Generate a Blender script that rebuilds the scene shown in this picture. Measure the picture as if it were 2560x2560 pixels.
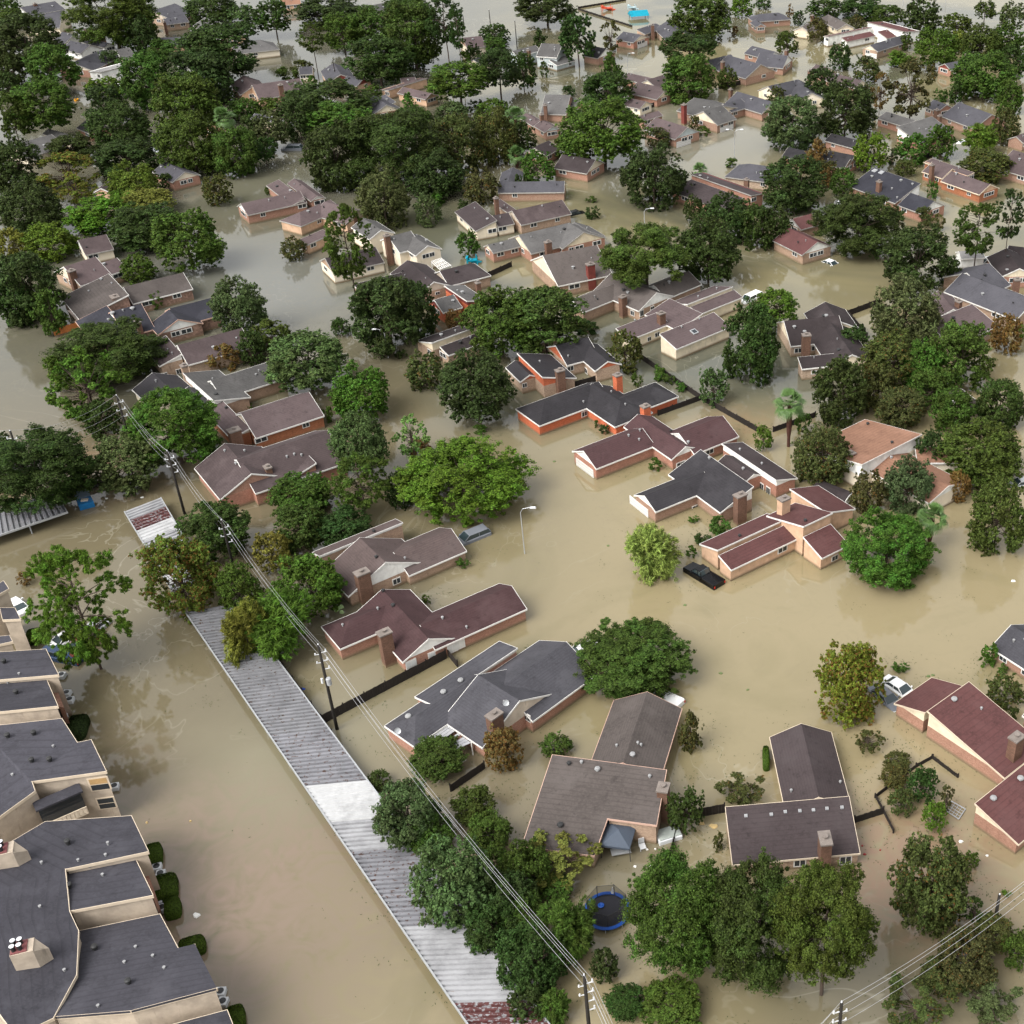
import bpy, math, random
import numpy as np
from mathutils import Vector, Matrix
from mathutils.bvhtree import BVHTree

# ---------------------------------------------------------------- camera, world, sun, exposure
for o in list(bpy.data.objects): bpy.data.objects.remove(o)
SC = bpy.context.scene
COL = SC.collection
CAM_H, FPX, PIT, PX = 95.0, 3200.0, math.radians(33.77), 1805.0   # height in m, focal length and principal point for a 2560 px frame
cam = bpy.data.cameras.new('camera'); cam_o = bpy.data.objects.new('camera', cam); COL.objects.link(cam_o)
cam_o.location = (0, 0, CAM_H); cam_o.rotation_euler = (math.pi/2 - PIT, 0, 0)
cam.sensor_width = 36; cam.lens = 36*FPX/2560; cam.shift_x = (1280-PX)/2560
cam.clip_start = 1; cam.clip_end = 6000
SC.camera = cam_o
W = bpy.data.worlds.new("World"); SC.world = W; W.use_nodes = True
nt = W.node_tree; nt.nodes.clear()
SUN_EL, SUN_AZ = math.radians(50), math.radians(-135)      # overcast noon, sun behind the cloud to the upper left
sky = nt.nodes.new('ShaderNodeTexSky'); sky.sky_type = 'NISHITA'; sky.sun_disc = False
sky.sun_elevation = SUN_EL; sky.sun_rotation = SUN_AZ; sky.dust_density = 5; sky.air_density = 1.5; sky.ozone_density = 1
hsv = nt.nodes.new('ShaderNodeHueSaturation'); hsv.inputs['Saturation'].default_value = .12
bg = nt.nodes.new('ShaderNodeBackground'); bg.inputs[1].default_value = .15
wo = nt.nodes.new('ShaderNodeOutputWorld')
nt.links.new(sky.outputs[0], hsv.inputs['Color']); nt.links.new(hsv.outputs[0], bg.inputs[0]); nt.links.new(bg.outputs[0], wo.inputs[0])
sl = bpy.data.lights.new('sun', 'SUN'); sl.energy = 1.0; sl.angle = math.radians(35); sl.color = (1, .97, .92)
so = bpy.data.objects.new('sun', sl); COL.objects.link(so)
so.rotation_euler = (math.pi/2 - SUN_EL, 0, math.pi - SUN_AZ)
SC.view_settings.view_transform = 'Standard'; SC.view_settings.look = 'None'
SC.view_settings.exposure = 0.95; SC.view_settings.gamma = 1
SC.render.engine = 'CYCLES'
SC.cycles.max_bounces = 6; SC.cycles.diffuse_bounces = 3; SC.cycles.glossy_bounces = 3
SC.cycles.transmission_bounces = 3; SC.cycles.transparent_max_bounces = 6

# ---------------------------------------------------------------- helpers
R = random.Random(7)
SP, CP = math.sin(PIT), math.cos(PIT)
CS = 640/1932.0
def G(x, y, z=0.0):                       # point at height z on the line of sight through photograph pixel x, y
    u, v = (x-PX)/FPX, (y-1280)/FPX
    d = Vector((u, CP - v*SP, -SP - v*CP))
    t = (z-CAM_H)/d.z
    return Vector((0, 0, CAM_H)) + d*t
def PJ(p):
    q = Vector(p) - Vector((0, 0, CAM_H))
    dep = q.y*CP - q.z*SP; up = q.y*SP + q.z*CP
    return PX + FPX*q.x/dep, 1280 - FPX*up/dep
def depth(p): return p[1]*CP - (p[2]-CAM_H)*SP
def K(k, x, y): return int(k[0])*640 + x*CS, int(k[1])*640 + y*CS
def GK(k, x, y, z=0.0):
    a, b = K(k, x, y); return G(a, b, z)
def height_at(base, ytop):                # height of a vertical thing from the photo row of its top
    lo, hi = 0.0, 60.0
    for _ in range(40):
        m = (lo+hi)/2
        if PJ((base.x, base.y, m))[1] > ytop: lo = m
        else: hi = m
    return lo
def tag(o, label=None, cat=None, group=None, kind=None):
    if label: o['label'] = label
    if cat: o['category'] = cat
    if group: o['group'] = group
    if kind: o['kind'] = kind
    return o
def empty(name, loc, rz=0, label=None, cat=None, group=None):
    o = bpy.data.objects.new(name, None); COL.objects.link(o); o.location = loc; o.rotation_euler = (0, 0, rz)
    o.empty_display_size = .3
    return tag(o, label, cat, group)
class MB:
    def __init__(s): s.v = []; s.f = []
    def poly(s, pts):
        n = len(s.v); s.v += [tuple(p) for p in pts]; s.f.append(tuple(range(n, n+len(pts))))
    def hexa(s, b, t):                    # bottom ring, top ring
        n = len(s.v); m = len(b); s.v += [tuple(p) for p in b] + [tuple(p) for p in t]
        s.f.append(tuple(n+i for i in reversed(range(m)))); s.f.append(tuple(n+m+i for i in range(m)))
        for i in range(m):
            j = (i+1) % m; s.f.append((n+i, n+j, n+m+j, n+m+i))
    def box(s, c, u, v, w):               # centre and three half-axis vectors
        c, u, v, w = Vector(c), Vector(u), Vector(v), Vector(w)
        s.hexa([c-u-v-w, c+u-v-w, c+u+v-w, c-u+v-w], [c-u-v+w, c+u-v+w, c+u+v+w, c-u+v+w])
    def abox(s, c, hx, hy, hz): s.box(c, (hx, 0, 0), (0, hy, 0), (0, 0, hz))
    def tube(s, pts, r, n=6, r2=None):
        pts = [Vector(p) for p in pts]; k = len(pts); base = len(s.v)
        for i, p in enumerate(pts):
            d = (pts[min(i+1, k-1)] - pts[max(i-1, 0)]).normalized()
            a = d.orthogonal().normalized(); b = d.cross(a)
            rr = r if r2 is None else r + (r2-r)*i/(k-1)
            for j in range(n):
                t = 2*math.pi*j/n; s.v.append(tuple(p + a*(rr*math.cos(t)) + b*(rr*math.sin(t))))
        for i in range(k-1):
            for j in range(n):
                q = (j+1) % n; s.f.append((base+i*n+j, base+i*n+q, base+(i+1)*n+q, base+(i+1)*n+j))
        s.f.append(tuple(base+j for j in reversed(range(n)))); s.f.append(tuple(base+(k-1)*n+j for j in range(n)))
    def lathe(s, c, prof, n=16, a=None):
        c = Vector(c); base = len(s.v); k = len(prof)
        for (r, z) in prof:
            for j in range(n):
                t = 2*math.pi*j/n; s.v.append((c.x+r*math.cos(t), c.y+r*math.sin(t), c.z+z))
        for i in range(k-1):
            for j in range(n):
                q = (j+1) % n; s.f.append((base+i*n+j, base+i*n+q, base+(i+1)*n+q, base+(i+1)*n+j))
        s.f.append(tuple(base+j for j in reversed(range(n)))); s.f.append(tuple(base+(k-1)*n+j for j in range(n)))
    def build(s, name, m, parent=None, smooth=False, bevel=0):
        me = bpy.data.meshes.new(name)
        off = Vector((0, 0, 0))
        q = parent
        while q: off += q.location; q = q.parent
        if off.length: me.from_pydata([(x-off.x, y-off.y, z-off.z) for x, y, z in s.v], [], s.f)
        else: me.from_pydata(s.v, [], s.f)
        me.materials.append(m)
        if smooth: me.polygons.foreach_set('use_smooth', [True]*len(me.polygons))
        o = bpy.data.objects.new(name, me); COL.objects.link(o); o.parent = parent
        if bevel:
            b = o.modifiers.new('bevel', 'BEVEL'); b.width = bevel; b.segments = 2; b.limit_method = 'ANGLE'
        return o
def top(o, loc):                          # turn a mesh built in world space into one with its origin at loc
    loc = Vector(loc); o.data.transform(Matrix.Translation(-loc)); o.location = loc; return o

# ---------------------------------------------------------------- materials
MATS = {}
def newmat(name):
    m = bpy.data.materials.new(name); m.use_nodes = True
    n = m.node_tree; b = n.nodes['Principled BSDF']; return m, n, b
def N(n, t, **kw):
    a = n.nodes.new(t)
    for k, v in kw.items():
        if k in a.inputs: a.inputs[k].default_value = v
        else: setattr(a, k, v)
    return a
def mixc(n, f, a, b, mode='MIX'):
    x = n.nodes.new('ShaderNodeMix'); x.data_type = 'RGBA'; x.blend_type = mode
    for s, v in ((0, f), (6, a), (7, b)):
        if isinstance(v, bpy.types.NodeSocket): n.links.new(v, x.inputs[s])
        else: x.inputs[s].default_value = v if s == 0 else (*v, 1)
    return x.outputs[2]
def ramp(n, src, lo, hi):
    r = n.nodes.new('ShaderNodeMapRange'); r.inputs[1].default_value = lo; r.inputs[2].default_value = hi
    n.links.new(src, r.inputs[0]); return r.outputs[0]
def coords(n, sx=1, sy=1, sz=1, kind='Object'):
    t = n.nodes.new('ShaderNodeTexCoord'); m = n.nodes.new('ShaderNodeMapping'); m.inputs['Scale'].default_value = (sx, sy, sz)
    n.links.new(t.outputs[kind], m.inputs[0]); return m.outputs[0]
def noise(n, vec, scale, det=4, rough=.6):
    x = N(n, 'ShaderNodeTexNoise'); x.inputs['Scale'].default_value = scale; x.inputs['Detail'].default_value = det
    x.inputs['Roughness'].default_value = rough; n.links.new(vec, x.inputs['Vector']); return x.outputs[0]
def mat(name, col, rough=.8, var=.25, scale=1.2, fine=9, metal=0, stain=None, spec=.3):
    if name in MATS: return MATS[name]
    m, n, b = newmat(name)
    v = coords(n)
    a = mixc(n, ramp(n, noise(n, v, scale), .3, .7), tuple(c*(1-var) for c in col), tuple(min(1, c*(1+var)) for c in col))
    a = mixc(n, ramp(n, noise(n, v, fine, 3), .3, .75), a, tuple(c*(1-var*.6) for c in col))
    if stain:
        v2 = coords(n, 1, 1, .25)
        a = mixc(n, ramp(n, noise(n, v2, 2.2), .56, .75), a, stain)
    n.links.new(a, b.inputs['Base Color']); b.inputs['Roughness'].default_value = rough
    b.inputs['Metallic'].default_value = metal; b.inputs['Specular IOR Level'].default_value = spec
    MATS[name] = m; return m
ROOF = dict(brown=(.085, .062, .058), dark=(.036, .033, .037), maroon=(.1, .042, .04), mauve=(.1, .073, .073), grey=(.115, .11, .107),
            navy=(.04, .04, .052), redbrown=(.068, .035, .036), orange=(.3, .16, .105), slate=(.072, .07, .08), pale=(.32, .31, .3),
            umber=(.05, .038, .039), apt=(.06, .058, .07), warm=(.098, .082, .075))
def roofmat(k):
    name = 'shingles_'+k
    if name in MATS: return MATS[name]
    c = tuple(x*.62 for x in ROOF[k]); m, n, b = newmat(name); v = coords(n)
    a = mixc(n, ramp(n, noise(n, v, .35, 5), .3, .72), tuple(x*.72 for x in c), tuple(x*1.3 for x in c))
    vo = N(n, 'ShaderNodeTexVoronoi'); vo.inputs['Scale'].default_value = 5.5; n.links.new(coords(n, 1, 1, 2.2), vo.inputs['Vector'])
    sp = n.nodes.new('ShaderNodeSeparateColor'); n.links.new(vo.outputs['Color'], sp.inputs[0])
    a = mixc(n, ramp(n, sp.outputs[0], -.1, 1.5), a, tuple(x*1.35 for x in c))
    z = n.nodes.new('ShaderNodeSeparateXYZ'); n.links.new(coords(n), z.inputs[0])
    w = n.nodes.new('ShaderNodeMath'); w.operation = 'FRACT'
    w0 = n.nodes.new('ShaderNodeMath'); w0.operation = 'MULTIPLY'; w0.inputs[1].default_value = 7.5; n.links.new(z.outputs[2], w0.inputs[0]); n.links.new(w0.outputs[0], w.inputs[0])
    a = mixc(n, ramp(n, w.outputs[0], .7, 1.0), a, tuple(x*.88 for x in c))
    oi = n.nodes.new('ShaderNodeObjectInfo'); h_ = n.nodes.new('ShaderNodeHueSaturation'); mr = n.nodes.new('ShaderNodeMapRange')
    mr.inputs[3].default_value = .8; mr.inputs[4].default_value = 1.35; n.links.new(oi.outputs['Random'], mr.inputs[0]); n.links.new(mr.outputs[0], h_.inputs['Value']); n.links.new(a, h_.inputs['Color']); a = h_.outputs[0]
    a = mixc(n, ramp(n, noise(n, v, .22, 7, .7), .5, .78), a, tuple(x*1.5+.012 for x in c))
    v3 = coords(n, 1, 1, .3)
    a = mixc(n, ramp(n, noise(n, v3, 1.1, 6, .7), .56, .85), a, tuple(x*.4 for x in c))     # algae streaks
    n.links.new(a, b.inputs['Base Color']); b.inputs['Roughness'].default_value = .9; b.inputs['Specular IOR Level'].default_value = .25
    MATS[name] = m; return m
WALL = dict(brick=(.41, .205, .145), red=(.56, .15, .07), tan=(.4, .27, .19), cream=(.68, .58, .42), white=(.8, .78, .73), peach=(.52, .34, .225),
            stone=(.32, .2, .15), blue=(.42, .46, .46), wood=(.36, .14, .07), chimney=(.17, .095, .065), maroonwall=(.2, .05, .04), beige=(.52, .44, .35), apt=(.42, .35, .275))
def wallmat(k):
    name = 'wall_'+k
    if name in MATS: return MATS[name]
    c = WALL[k]; m, n, b = newmat(name); v = coords(n)
    a = mixc(n, ramp(n, noise(n, v, .8, 4), .3, .7), tuple(x*.8 for x in c), tuple(min(.9, x*1.18) for x in c))
    if k in ('brick', 'tan', 'cream'):
        oi = n.nodes.new('ShaderNodeObjectInfo')
        a = mixc(n, ramp(n, oi.outputs['Random'], .1, 1.1), a, {'brick': (.33, .235, .17), 'tan': (.5, .39, .29), 'cream': (.72, .64, .52)}[k])
    if k in ('brick', 'red', 'tan', 'stone', 'wood', 'maroonwall', 'chimney'):
        vo = N(n, 'ShaderNodeTexVoronoi'); vo.inputs['Scale'].default_value = {'stone': 3}.get(k, 6)
        n.links.new(coords(n, 1, 1, 1 if k == 'stone' else 2.8), vo.inputs['Vector'])
        sp = n.nodes.new('ShaderNodeSeparateColor'); n.links.new(vo.outputs['Color'], sp.inputs[0])
        a = mixc(n, ramp(n, sp.outputs[0], 0, 1.3), a, tuple(x*(.55 if k != 'stone' else .35) for x in c))
    a = mixc(n, ramp(n, noise(n, coords(n, 1, 1, .2), 1.6, 5), .6, .8), a, tuple(x*.5 for x in c))
    z = n.nodes.new('ShaderNodeSeparateXYZ'); g = n.nodes.new('ShaderNodeNewGeometry'); n.links.new(g.outputs['Position'], z.inputs[0])
    a = mixc(n, ramp(n, z.outputs[2], .5, .14), a, (.19, .14, .085))           # silt line left by the flood, a few cm above the water
    n.links.new(a, b.inputs['Base Color']); b.inputs['Roughness'].default_value = .85; b.inputs['Specular IOR Level'].default_value = .25
    MATS[name] = m; return m
M_white = mat('white_trim', (.7, .68, .64), .6, .12)
M_salmon = mat('salmon_trim', (.55, .36, .28), .6, .15)
M_browntrim = mat('brown_trim', (.2, .15, .12), .7, .2)
TRIM = dict(g=mat('weathered_trim', (.36, .34, .31), .7, .25), w=M_white, s=M_salmon, b=M_browntrim, c=mat('cream_trim', (.6, .5, .38), .6, .12))
M_glass, _n, _b = newmat('window_glass'); _b.inputs['Base Color'].default_value = (.03, .035, .04, 1); _b.inputs['Roughness'].default_value = .08
M_blind = mat('window_blind', (.6, .6, .57), .5, .08)
M_door = mat('garage_door_paint', (.62, .6, .57), .6, .1)
M_chim = mat('chimney_cap_mortar', (.2, .17, .15), .9, .35)
M_vent = mat('galvanised_vent', (.27, .27, .27), .4, .2)
M_ventd = mat('dark_vent', (.03, .03, .03), .5, .2)
M_wood = mat('dark_fence_wood', (.022, .017, .014), .9, .4)
M_pole = mat('creosoted_pole', (.02, .017, .014), .85, .3)
M_grey = mat('grey_metal', (.4, .41, .42), .4, .1, metal=.3)
M_wire = mat('wire_metal', (.4, .4, .41), .4, .05)
M_ceram = mat('insulator_white', (.6, .61, .62), .3, .05)
M_black = mat('black_plastic', (.012, .012, .013), .35, .1, spec=.5)

# ---------------------------------------------------------------- flood water: the one ground sheet
def make_water():
    m, n, b = newmat('flood_water')
    v = coords(n)
    c1, c2, c3 = (.248, .203, .118), (.212, .178, .1), (.17, .146, .075)
    def nz(sc, det, dist):
        w = N(n, 'ShaderNodeTexNoise'); w.inputs['Scale'].default_value = sc; w.inputs['Detail'].default_value = det; w.inputs['Distortion'].default_value = dist
        n.links.new(v, w.inputs['Vector']); return w.outputs[0]
    def mul(p, q):
        k = n.nodes.new('ShaderNodeMath'); k.operation = 'MULTIPLY'
        for i_, s_ in enumerate((p, q)):
            if isinstance(s_, bpy.types.NodeSocket): n.links.new(s_, k.inputs[i_])
            else: k.inputs[i_].default_value = s_
        return k.outputs[0]
    a = mixc(n, ramp(n, nz(.012, 4, 1.2), .38, .62), c1, c2)
    a = mixc(n, ramp(n, nz(.03, 6, 2.5), .5, .75), a, c3)
    sx = n.nodes.new('ShaderNodeSeparateXYZ'); n.links.new(v, sx.inputs[0])
    # the car park channel and the back streets carry darker, greyer silt than the open street on the right
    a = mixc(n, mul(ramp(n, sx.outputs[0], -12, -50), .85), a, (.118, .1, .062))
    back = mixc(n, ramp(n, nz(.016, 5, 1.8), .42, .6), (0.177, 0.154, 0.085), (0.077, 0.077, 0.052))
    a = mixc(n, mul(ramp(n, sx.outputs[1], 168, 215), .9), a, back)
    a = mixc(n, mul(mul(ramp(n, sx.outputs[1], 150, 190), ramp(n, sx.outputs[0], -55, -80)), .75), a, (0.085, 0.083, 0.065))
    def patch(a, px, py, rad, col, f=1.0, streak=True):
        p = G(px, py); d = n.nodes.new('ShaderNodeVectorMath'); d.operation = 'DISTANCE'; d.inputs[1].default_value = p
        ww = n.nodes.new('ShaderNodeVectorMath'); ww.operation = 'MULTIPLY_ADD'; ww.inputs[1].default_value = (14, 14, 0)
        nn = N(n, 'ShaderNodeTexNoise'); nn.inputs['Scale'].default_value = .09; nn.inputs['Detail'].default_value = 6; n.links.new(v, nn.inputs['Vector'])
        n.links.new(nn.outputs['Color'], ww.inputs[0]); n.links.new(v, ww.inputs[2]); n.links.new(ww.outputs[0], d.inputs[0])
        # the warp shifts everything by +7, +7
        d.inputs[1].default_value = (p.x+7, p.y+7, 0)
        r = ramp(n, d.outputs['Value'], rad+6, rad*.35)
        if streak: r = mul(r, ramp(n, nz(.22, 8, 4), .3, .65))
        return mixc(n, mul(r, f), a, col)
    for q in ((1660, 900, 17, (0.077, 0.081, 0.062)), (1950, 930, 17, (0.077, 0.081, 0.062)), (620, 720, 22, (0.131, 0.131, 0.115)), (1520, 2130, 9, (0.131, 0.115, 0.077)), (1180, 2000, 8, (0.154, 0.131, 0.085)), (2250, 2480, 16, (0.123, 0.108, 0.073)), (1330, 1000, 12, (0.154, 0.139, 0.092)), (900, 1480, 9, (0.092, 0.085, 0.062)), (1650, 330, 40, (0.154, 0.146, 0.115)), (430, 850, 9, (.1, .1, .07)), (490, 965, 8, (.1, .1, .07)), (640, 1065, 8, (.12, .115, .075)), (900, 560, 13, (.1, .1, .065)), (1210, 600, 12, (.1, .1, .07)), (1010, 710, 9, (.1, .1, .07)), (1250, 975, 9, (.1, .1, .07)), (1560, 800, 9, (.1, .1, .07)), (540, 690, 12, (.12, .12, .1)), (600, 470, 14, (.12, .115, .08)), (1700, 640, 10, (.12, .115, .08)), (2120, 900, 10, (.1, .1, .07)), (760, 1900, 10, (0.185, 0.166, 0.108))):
        a = patch(a, q[0], q[1], q[2], q[3], .85, False)  # local silt tones, plus the shade between houses painted into the water colour
    # thin current lines of paler silt
    def line(sc, dist, wd):
        q = n.nodes.new('ShaderNodeMath'); q.operation = 'SUBTRACT'; q.inputs[1].default_value = .5; n.links.new(nz(sc, 3, dist), q.inputs[0])
        q2 = n.nodes.new('ShaderNodeMath'); q2.operation = 'ABSOLUTE'; n.links.new(q.outputs[0], q2.inputs[0]); return ramp(n, q2.outputs[0], wd, 0)
    a = mixc(n, mul(mul(line(.045, 3.5, .012), ramp(n, nz(.02, 2, 0), .48, .6)), .35), a, (.34, .32, .25))
    a = mixc(n, mul(mul(line(.13, 5, .02), ramp(n, nz(.03, 2, 1), .5, .62)), .28), a, (.16, .13, .09))
    a = mixc(n, mul(ramp(n, nz(.35, 6, 3), .52, .8), .2), a, (.17, .145, .085))
    # reddish scum drifting off the apartment block
    for (px, py, rad, col) in ((560, 2290, 15, (0.208, 0.146, 0.112)), (60, 2100, 12, (0.193, 0.142, 0.108)), (2330, 2140, 8, (0.216, 0.131, 0.085)), (240, 1170, 8, (0.231, 0.146, 0.092)), (2180, 2160, 6, (0.216, 0.131, 0.092)), (1830, 1080, 4, (0.246, 0.154, 0.092)), (930, 2250, 14, (0.169, 0.139, 0.092))):
        a = patch(a, px, py, rad, col, 1.0 if py == 2290 else .6)
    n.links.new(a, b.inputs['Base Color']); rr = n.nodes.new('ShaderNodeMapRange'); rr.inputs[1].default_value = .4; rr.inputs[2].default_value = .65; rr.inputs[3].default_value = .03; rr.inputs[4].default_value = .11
    n.links.new(nz(.025, 5, 2), rr.inputs[0]); n.links.new(rr.outputs[0], b.inputs['Roughness']); b.inputs['IOR'].default_value = 1.6
    b.inputs['Specular IOR Level'].default_value = .5
    h1 = noise(n, coords(n, 1, .6, 1), .9, 3); h2 = noise(n, v, .12, 2)
    ad = n.nodes.new('ShaderNodeMath'); ad.operation = 'MULTIPLY_ADD'; ad.inputs[1].default_value = .12; n.links.new(h1, ad.inputs[0]); n.links.new(h2, ad.inputs[2])
    bp = n.nodes.new('ShaderNodeBump'); bp.inputs['Strength'].default_value = .07; bp.inputs['Distance'].default_value = .5
    n.links.new(ad.outputs[0], bp.inputs['Height']); n.links.new(bp.outputs[0], b.inputs['Normal'])
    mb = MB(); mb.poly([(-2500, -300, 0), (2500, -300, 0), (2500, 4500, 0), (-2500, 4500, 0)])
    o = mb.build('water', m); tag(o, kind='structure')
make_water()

# ---------------------------------------------------------------- houses
UP = Vector((0, 0, 1))
def solid(mb, tb, polys, th, trim=True):
    """closed slab under a set of top polygons; boundary edges get a fascia board in tb"""
    ed = {}
    key = lambda p: (round(p.x, 3), round(p.y, 3), round(p.z, 3))
    for P in polys:
        mb.poly(P); mb.poly([p - UP*th for p in reversed(P)])
        for i in range(len(P)):
            a, b = P[i], P[(i+1) % len(P)]
            k2 = (key(b), key(a))
            if k2 in ed: del ed[k2]
            else: ed[(key(a), key(b))] = (a, b)
    for a, b in ed.values():
        mb.poly([a - UP*th, b - UP*th, b, a])
        d = b - a; d2 = Vector((d.x, d.y, 0))
        if d2.length < .05: continue
        n = Vector((d2.y, -d2.x, 0)).normalized(); e = d.normalized()*.05
        if trim:
            p, q = a - e + n*.003, b + e + n*.003; n6 = n*.05
            lo, hi = -UP*(th+.09), -UP*.004
            tb.hexa([p+lo, q+lo, q+n6+lo, p+n6+lo], [p+hi, q+hi, q+n6+hi, p+n6+hi])
HN = [0]
def house(label, k, roof, wall, gable, wings, ze=1.7, kk=.48, trim='w', chim=(), win=(), vent=None, gar=(), sky=(), name='brick_house', chw=None, auto=True, z0=-1.5, roofpolys=(), far=False):
    if far and trim == 'w': trim = 'g'
    HN[0] += 1; rnd = random.Random(HN[0]*13+5)
    W_ = []
    for s in wings.split(';'):
        t = s.split()
        typ = t[0]; pts = [tuple(float(c) for c in q.split(',')) for q in t[1:4]]
        opt = dict(q.split('=') for q in t[4:])
        W_.append([typ, pts, float(opt.get('z', ze)), float(opt.get('k', kk if typ != 'S' else .3)), opt.get('h', ''), float(opt.get('w', 0))])
    main_ang = None; solved = []
    for wi, (typ, pts, e, kx, hp, wfix) in enumerate(W_):
        e += wi*.013
        w = 4.0
        for _ in range(30):
            zr = e + kx*w
            A, B, E_ = GK(k, *pts[0], zr), GK(k, *pts[1], zr), GK(k, *pts[2], e)
            u = (B-A).normalized(); mid = (A+B)/2; L = (B-A).length
            ang = math.atan2(u.y, u.x)
            if main_ang is None: pass
            else:
                dd = (ang-main_ang) % (math.pi/2)
                if dd > math.pi/4: dd -= math.pi/2
                if abs(dd) < math.radians(22): ang -= dd
            u = Vector((math.cos(ang), math.sin(ang), 0)); v = Vector((-u.y, u.x, 0))
            s_ = (E_-mid).dot(v); sg = 1 if s_ > 0 else -1
            nw = min(20 if typ == 'S' else 9, max(1.6, abs(s_)))
            if wfix: nw = wfix
            w = w*.5 + nw*.5
        if main_ang is None: main_ang = ang
        solved.append((typ, mid, u, v*sg, L/2, w, e, zr, hp))
    cen = sum((s[1] for s in solved), Vector())/len(solved); cen.z = 0
    lx = empty(name, cen, 0, label, 'house', 'houses standing in the flood')
    rf, wl, gb, tr = MB(), MB(), MB(), MB()
    for (typ, mid, u, v, hl, w, e, zr, hp) in solved:
        j = rnd.uniform(-.02, .02); o = .27+j*.5; ro = .1+j*.5
        m0 = Vector((mid.x, mid.y, 0))
        pt = lambda a, b, z: m0 + u*a + v*b + UP*z
        def q4(a0, a1, b0, b1, z1, z2=None):
            c = [(a0, b0), (a1, b0), (a1, b1), (a0, b1)]
            if u.cross(v).z < 0: c.reverse()
            return c
        fl = (lambda P: P) if u.cross(v).z > 0 else (lambda P: list(reversed(P)))
        if typ in 'GH':
            ha = w*.95 if 'A' in hp else 0; hb = w*.95 if 'B' in hp else 0
            r0, r1 = pt(-hl, 0, zr), pt(hl, 0, zr)
            if typ == 'H' and not hp: ha = hb = w*.95
            a0, a1 = -hl-ha, hl+hb
            Pn = fl([pt(a0, w, e), r0, r1, pt(a1, w, e)]); Pf = fl([pt(a1, -w, e), r1, r0, pt(a0, -w, e)])
            polys = [Pn[::-1] if False else Pn, Pf]
            if ha: polys.append(fl([pt(a0, -w, e), r0, pt(a0, w, e)]))
            if hb: polys.append(fl([pt(a1, w, e), r1, pt(a1, -w, e)]))
            polys = [P if (P[1]-P[0]).cross(P[2]-P[0]).z > 0 else P[::-1] for P in polys]
            solid(rf, tr, polys, .13)
            rr = min(ro, (a1-a0)*.2); b_ = w-min(o, w*.3); zt = e+.03
            ww = [pt(a0+rr, -b_, 0), pt(a1-rr, -b_, 0), pt(a1-rr, b_, 0), pt(a0+rr, b_, 0)]
            if (ww[1]-ww[0]).cross(ww[2]-ww[1]).z < 0: ww.reverse()
            wl.hexa([p+UP*z0 for p in ww], [p+UP*zt for p in ww])
            if not (ha and hb):
                x0, x1 = a0+rr+(.01 if not ha else ha), a1-rr-(.01 if not hb else hb)
                T = [pt(x0, -b_+.01, zt), pt(x0, b_-.01, zt), pt(x0, 0, zr-.17)]; T2 = [p + u*(x1-x0) for p in T]
                gb.hexa(T, T2)
        else:
            P = [pt(-hl, 0, zr), pt(hl, 0, zr), pt(hl, w, e), pt(-hl, w, e)]
            if (P[1]-P[0]).cross(P[2]-P[0]).z < 0: P.reverse()
            solid(rf, tr, [P], .13)
            rr = min(ro, hl*.3); b0, b1 = .12+j, w-min(o, w*.3); zt = e+.03
            ww = [pt(-hl+rr, b0, 0), pt(hl-rr, b0, 0), pt(hl-rr, b1, 0), pt(-hl+rr, b1, 0)]
            if (ww[1]-ww[0]).cross(ww[2]-ww[1]).z < 0: ww.reverse()
            wl.hexa([p+UP*z0 for p in ww], [p+UP*zt for p in ww])
            x0, x1 = -hl+rr+.01, hl-rr-.01
            T = [pt(x0, b0+.01, zt), pt(x0, b1-.01, zt), pt(x0, b1-.02, zt+.02), pt(x0, b0+.01, zr-.19)]; T2 = [p + u*(x1-x0) for p in T]
            gb.hexa(T, T2)
    if roofpolys:
        prisms(rf, wl, [[GK(k, *q) for q in P] for P in roofpolys], z0, tr, .14)
    bw = BVHTree.FromPolygons([Vector(p) for p in wl.v+gb.v], [list(f) for f in wl.f] + [[i+len(wl.v) for i in f] for f in gb.f])
    br = BVHTree.FromPolygons([Vector(p) for p in rf.v], [list(f) for f in rf.f])
    rf.build('roof', roofmat(roof), lx); wl.build('wall', wallmat(wall), lx)
    if gb.v: gb.build('gable', wallmat(gable), lx)
    tr.build('trim', TRIM[trim], lx)
    zmax = max(s[7] for s in solved); u0, v0 = solved[0][2], solved[0][3]
    for c in chim:
        h = c[2] if len(c) > 2 else zmax+.9
        p = GK(k, c[0], c[1], h); a, b = (c[3], c[4]) if len(c) > 3 else (.75, .45)
        m = MB(); m.box((p.x, p.y, (h-.22+z0)/2), u0*a, v0*b, UP*((h-.22-z0)/2))
        co = m.build('chimney', wallmat(chw if chw else ('red' if wall == 'red' else 'chimney')), lx)
        m = MB(); m.box((p.x, p.y, h-.15), u0*(a+.09), v0*(b+.09), UP*.09); m.lathe((p.x, p.y, h-.06), [(.2, 0), (.2, .25), (.28, .26), (.28, .3)], 8)
        m.build('chimney_cap', M_chim, co)
    camp = Vector((0, 0, CAM_H))
    def stick(x, y, w, h, nm='window', mm=M_white, pane=M_glass, lo=None):
        q = GK(k, x, y, 0); d = (q-camp).normalized(); hit = bw.ray_cast(camp, d)
        if hit[0] is None: return
        loc, n = hit[0], hit[1]
        if n.dot(d) > 0: n = -n
        if abs(n.z) > .6: return
        n = Vector((n.x, n.y, 0)).normalized(); tg = Vector((-n.y, n.x, 0))
        z = loc.z if lo is None else lo
        c = Vector((loc.x, loc.y, z))
        m = MB(); m.box(c + n*.02, tg*(w/2), n*.05, UP*(h/2)); f = m.build(nm, mm, lx)
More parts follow.
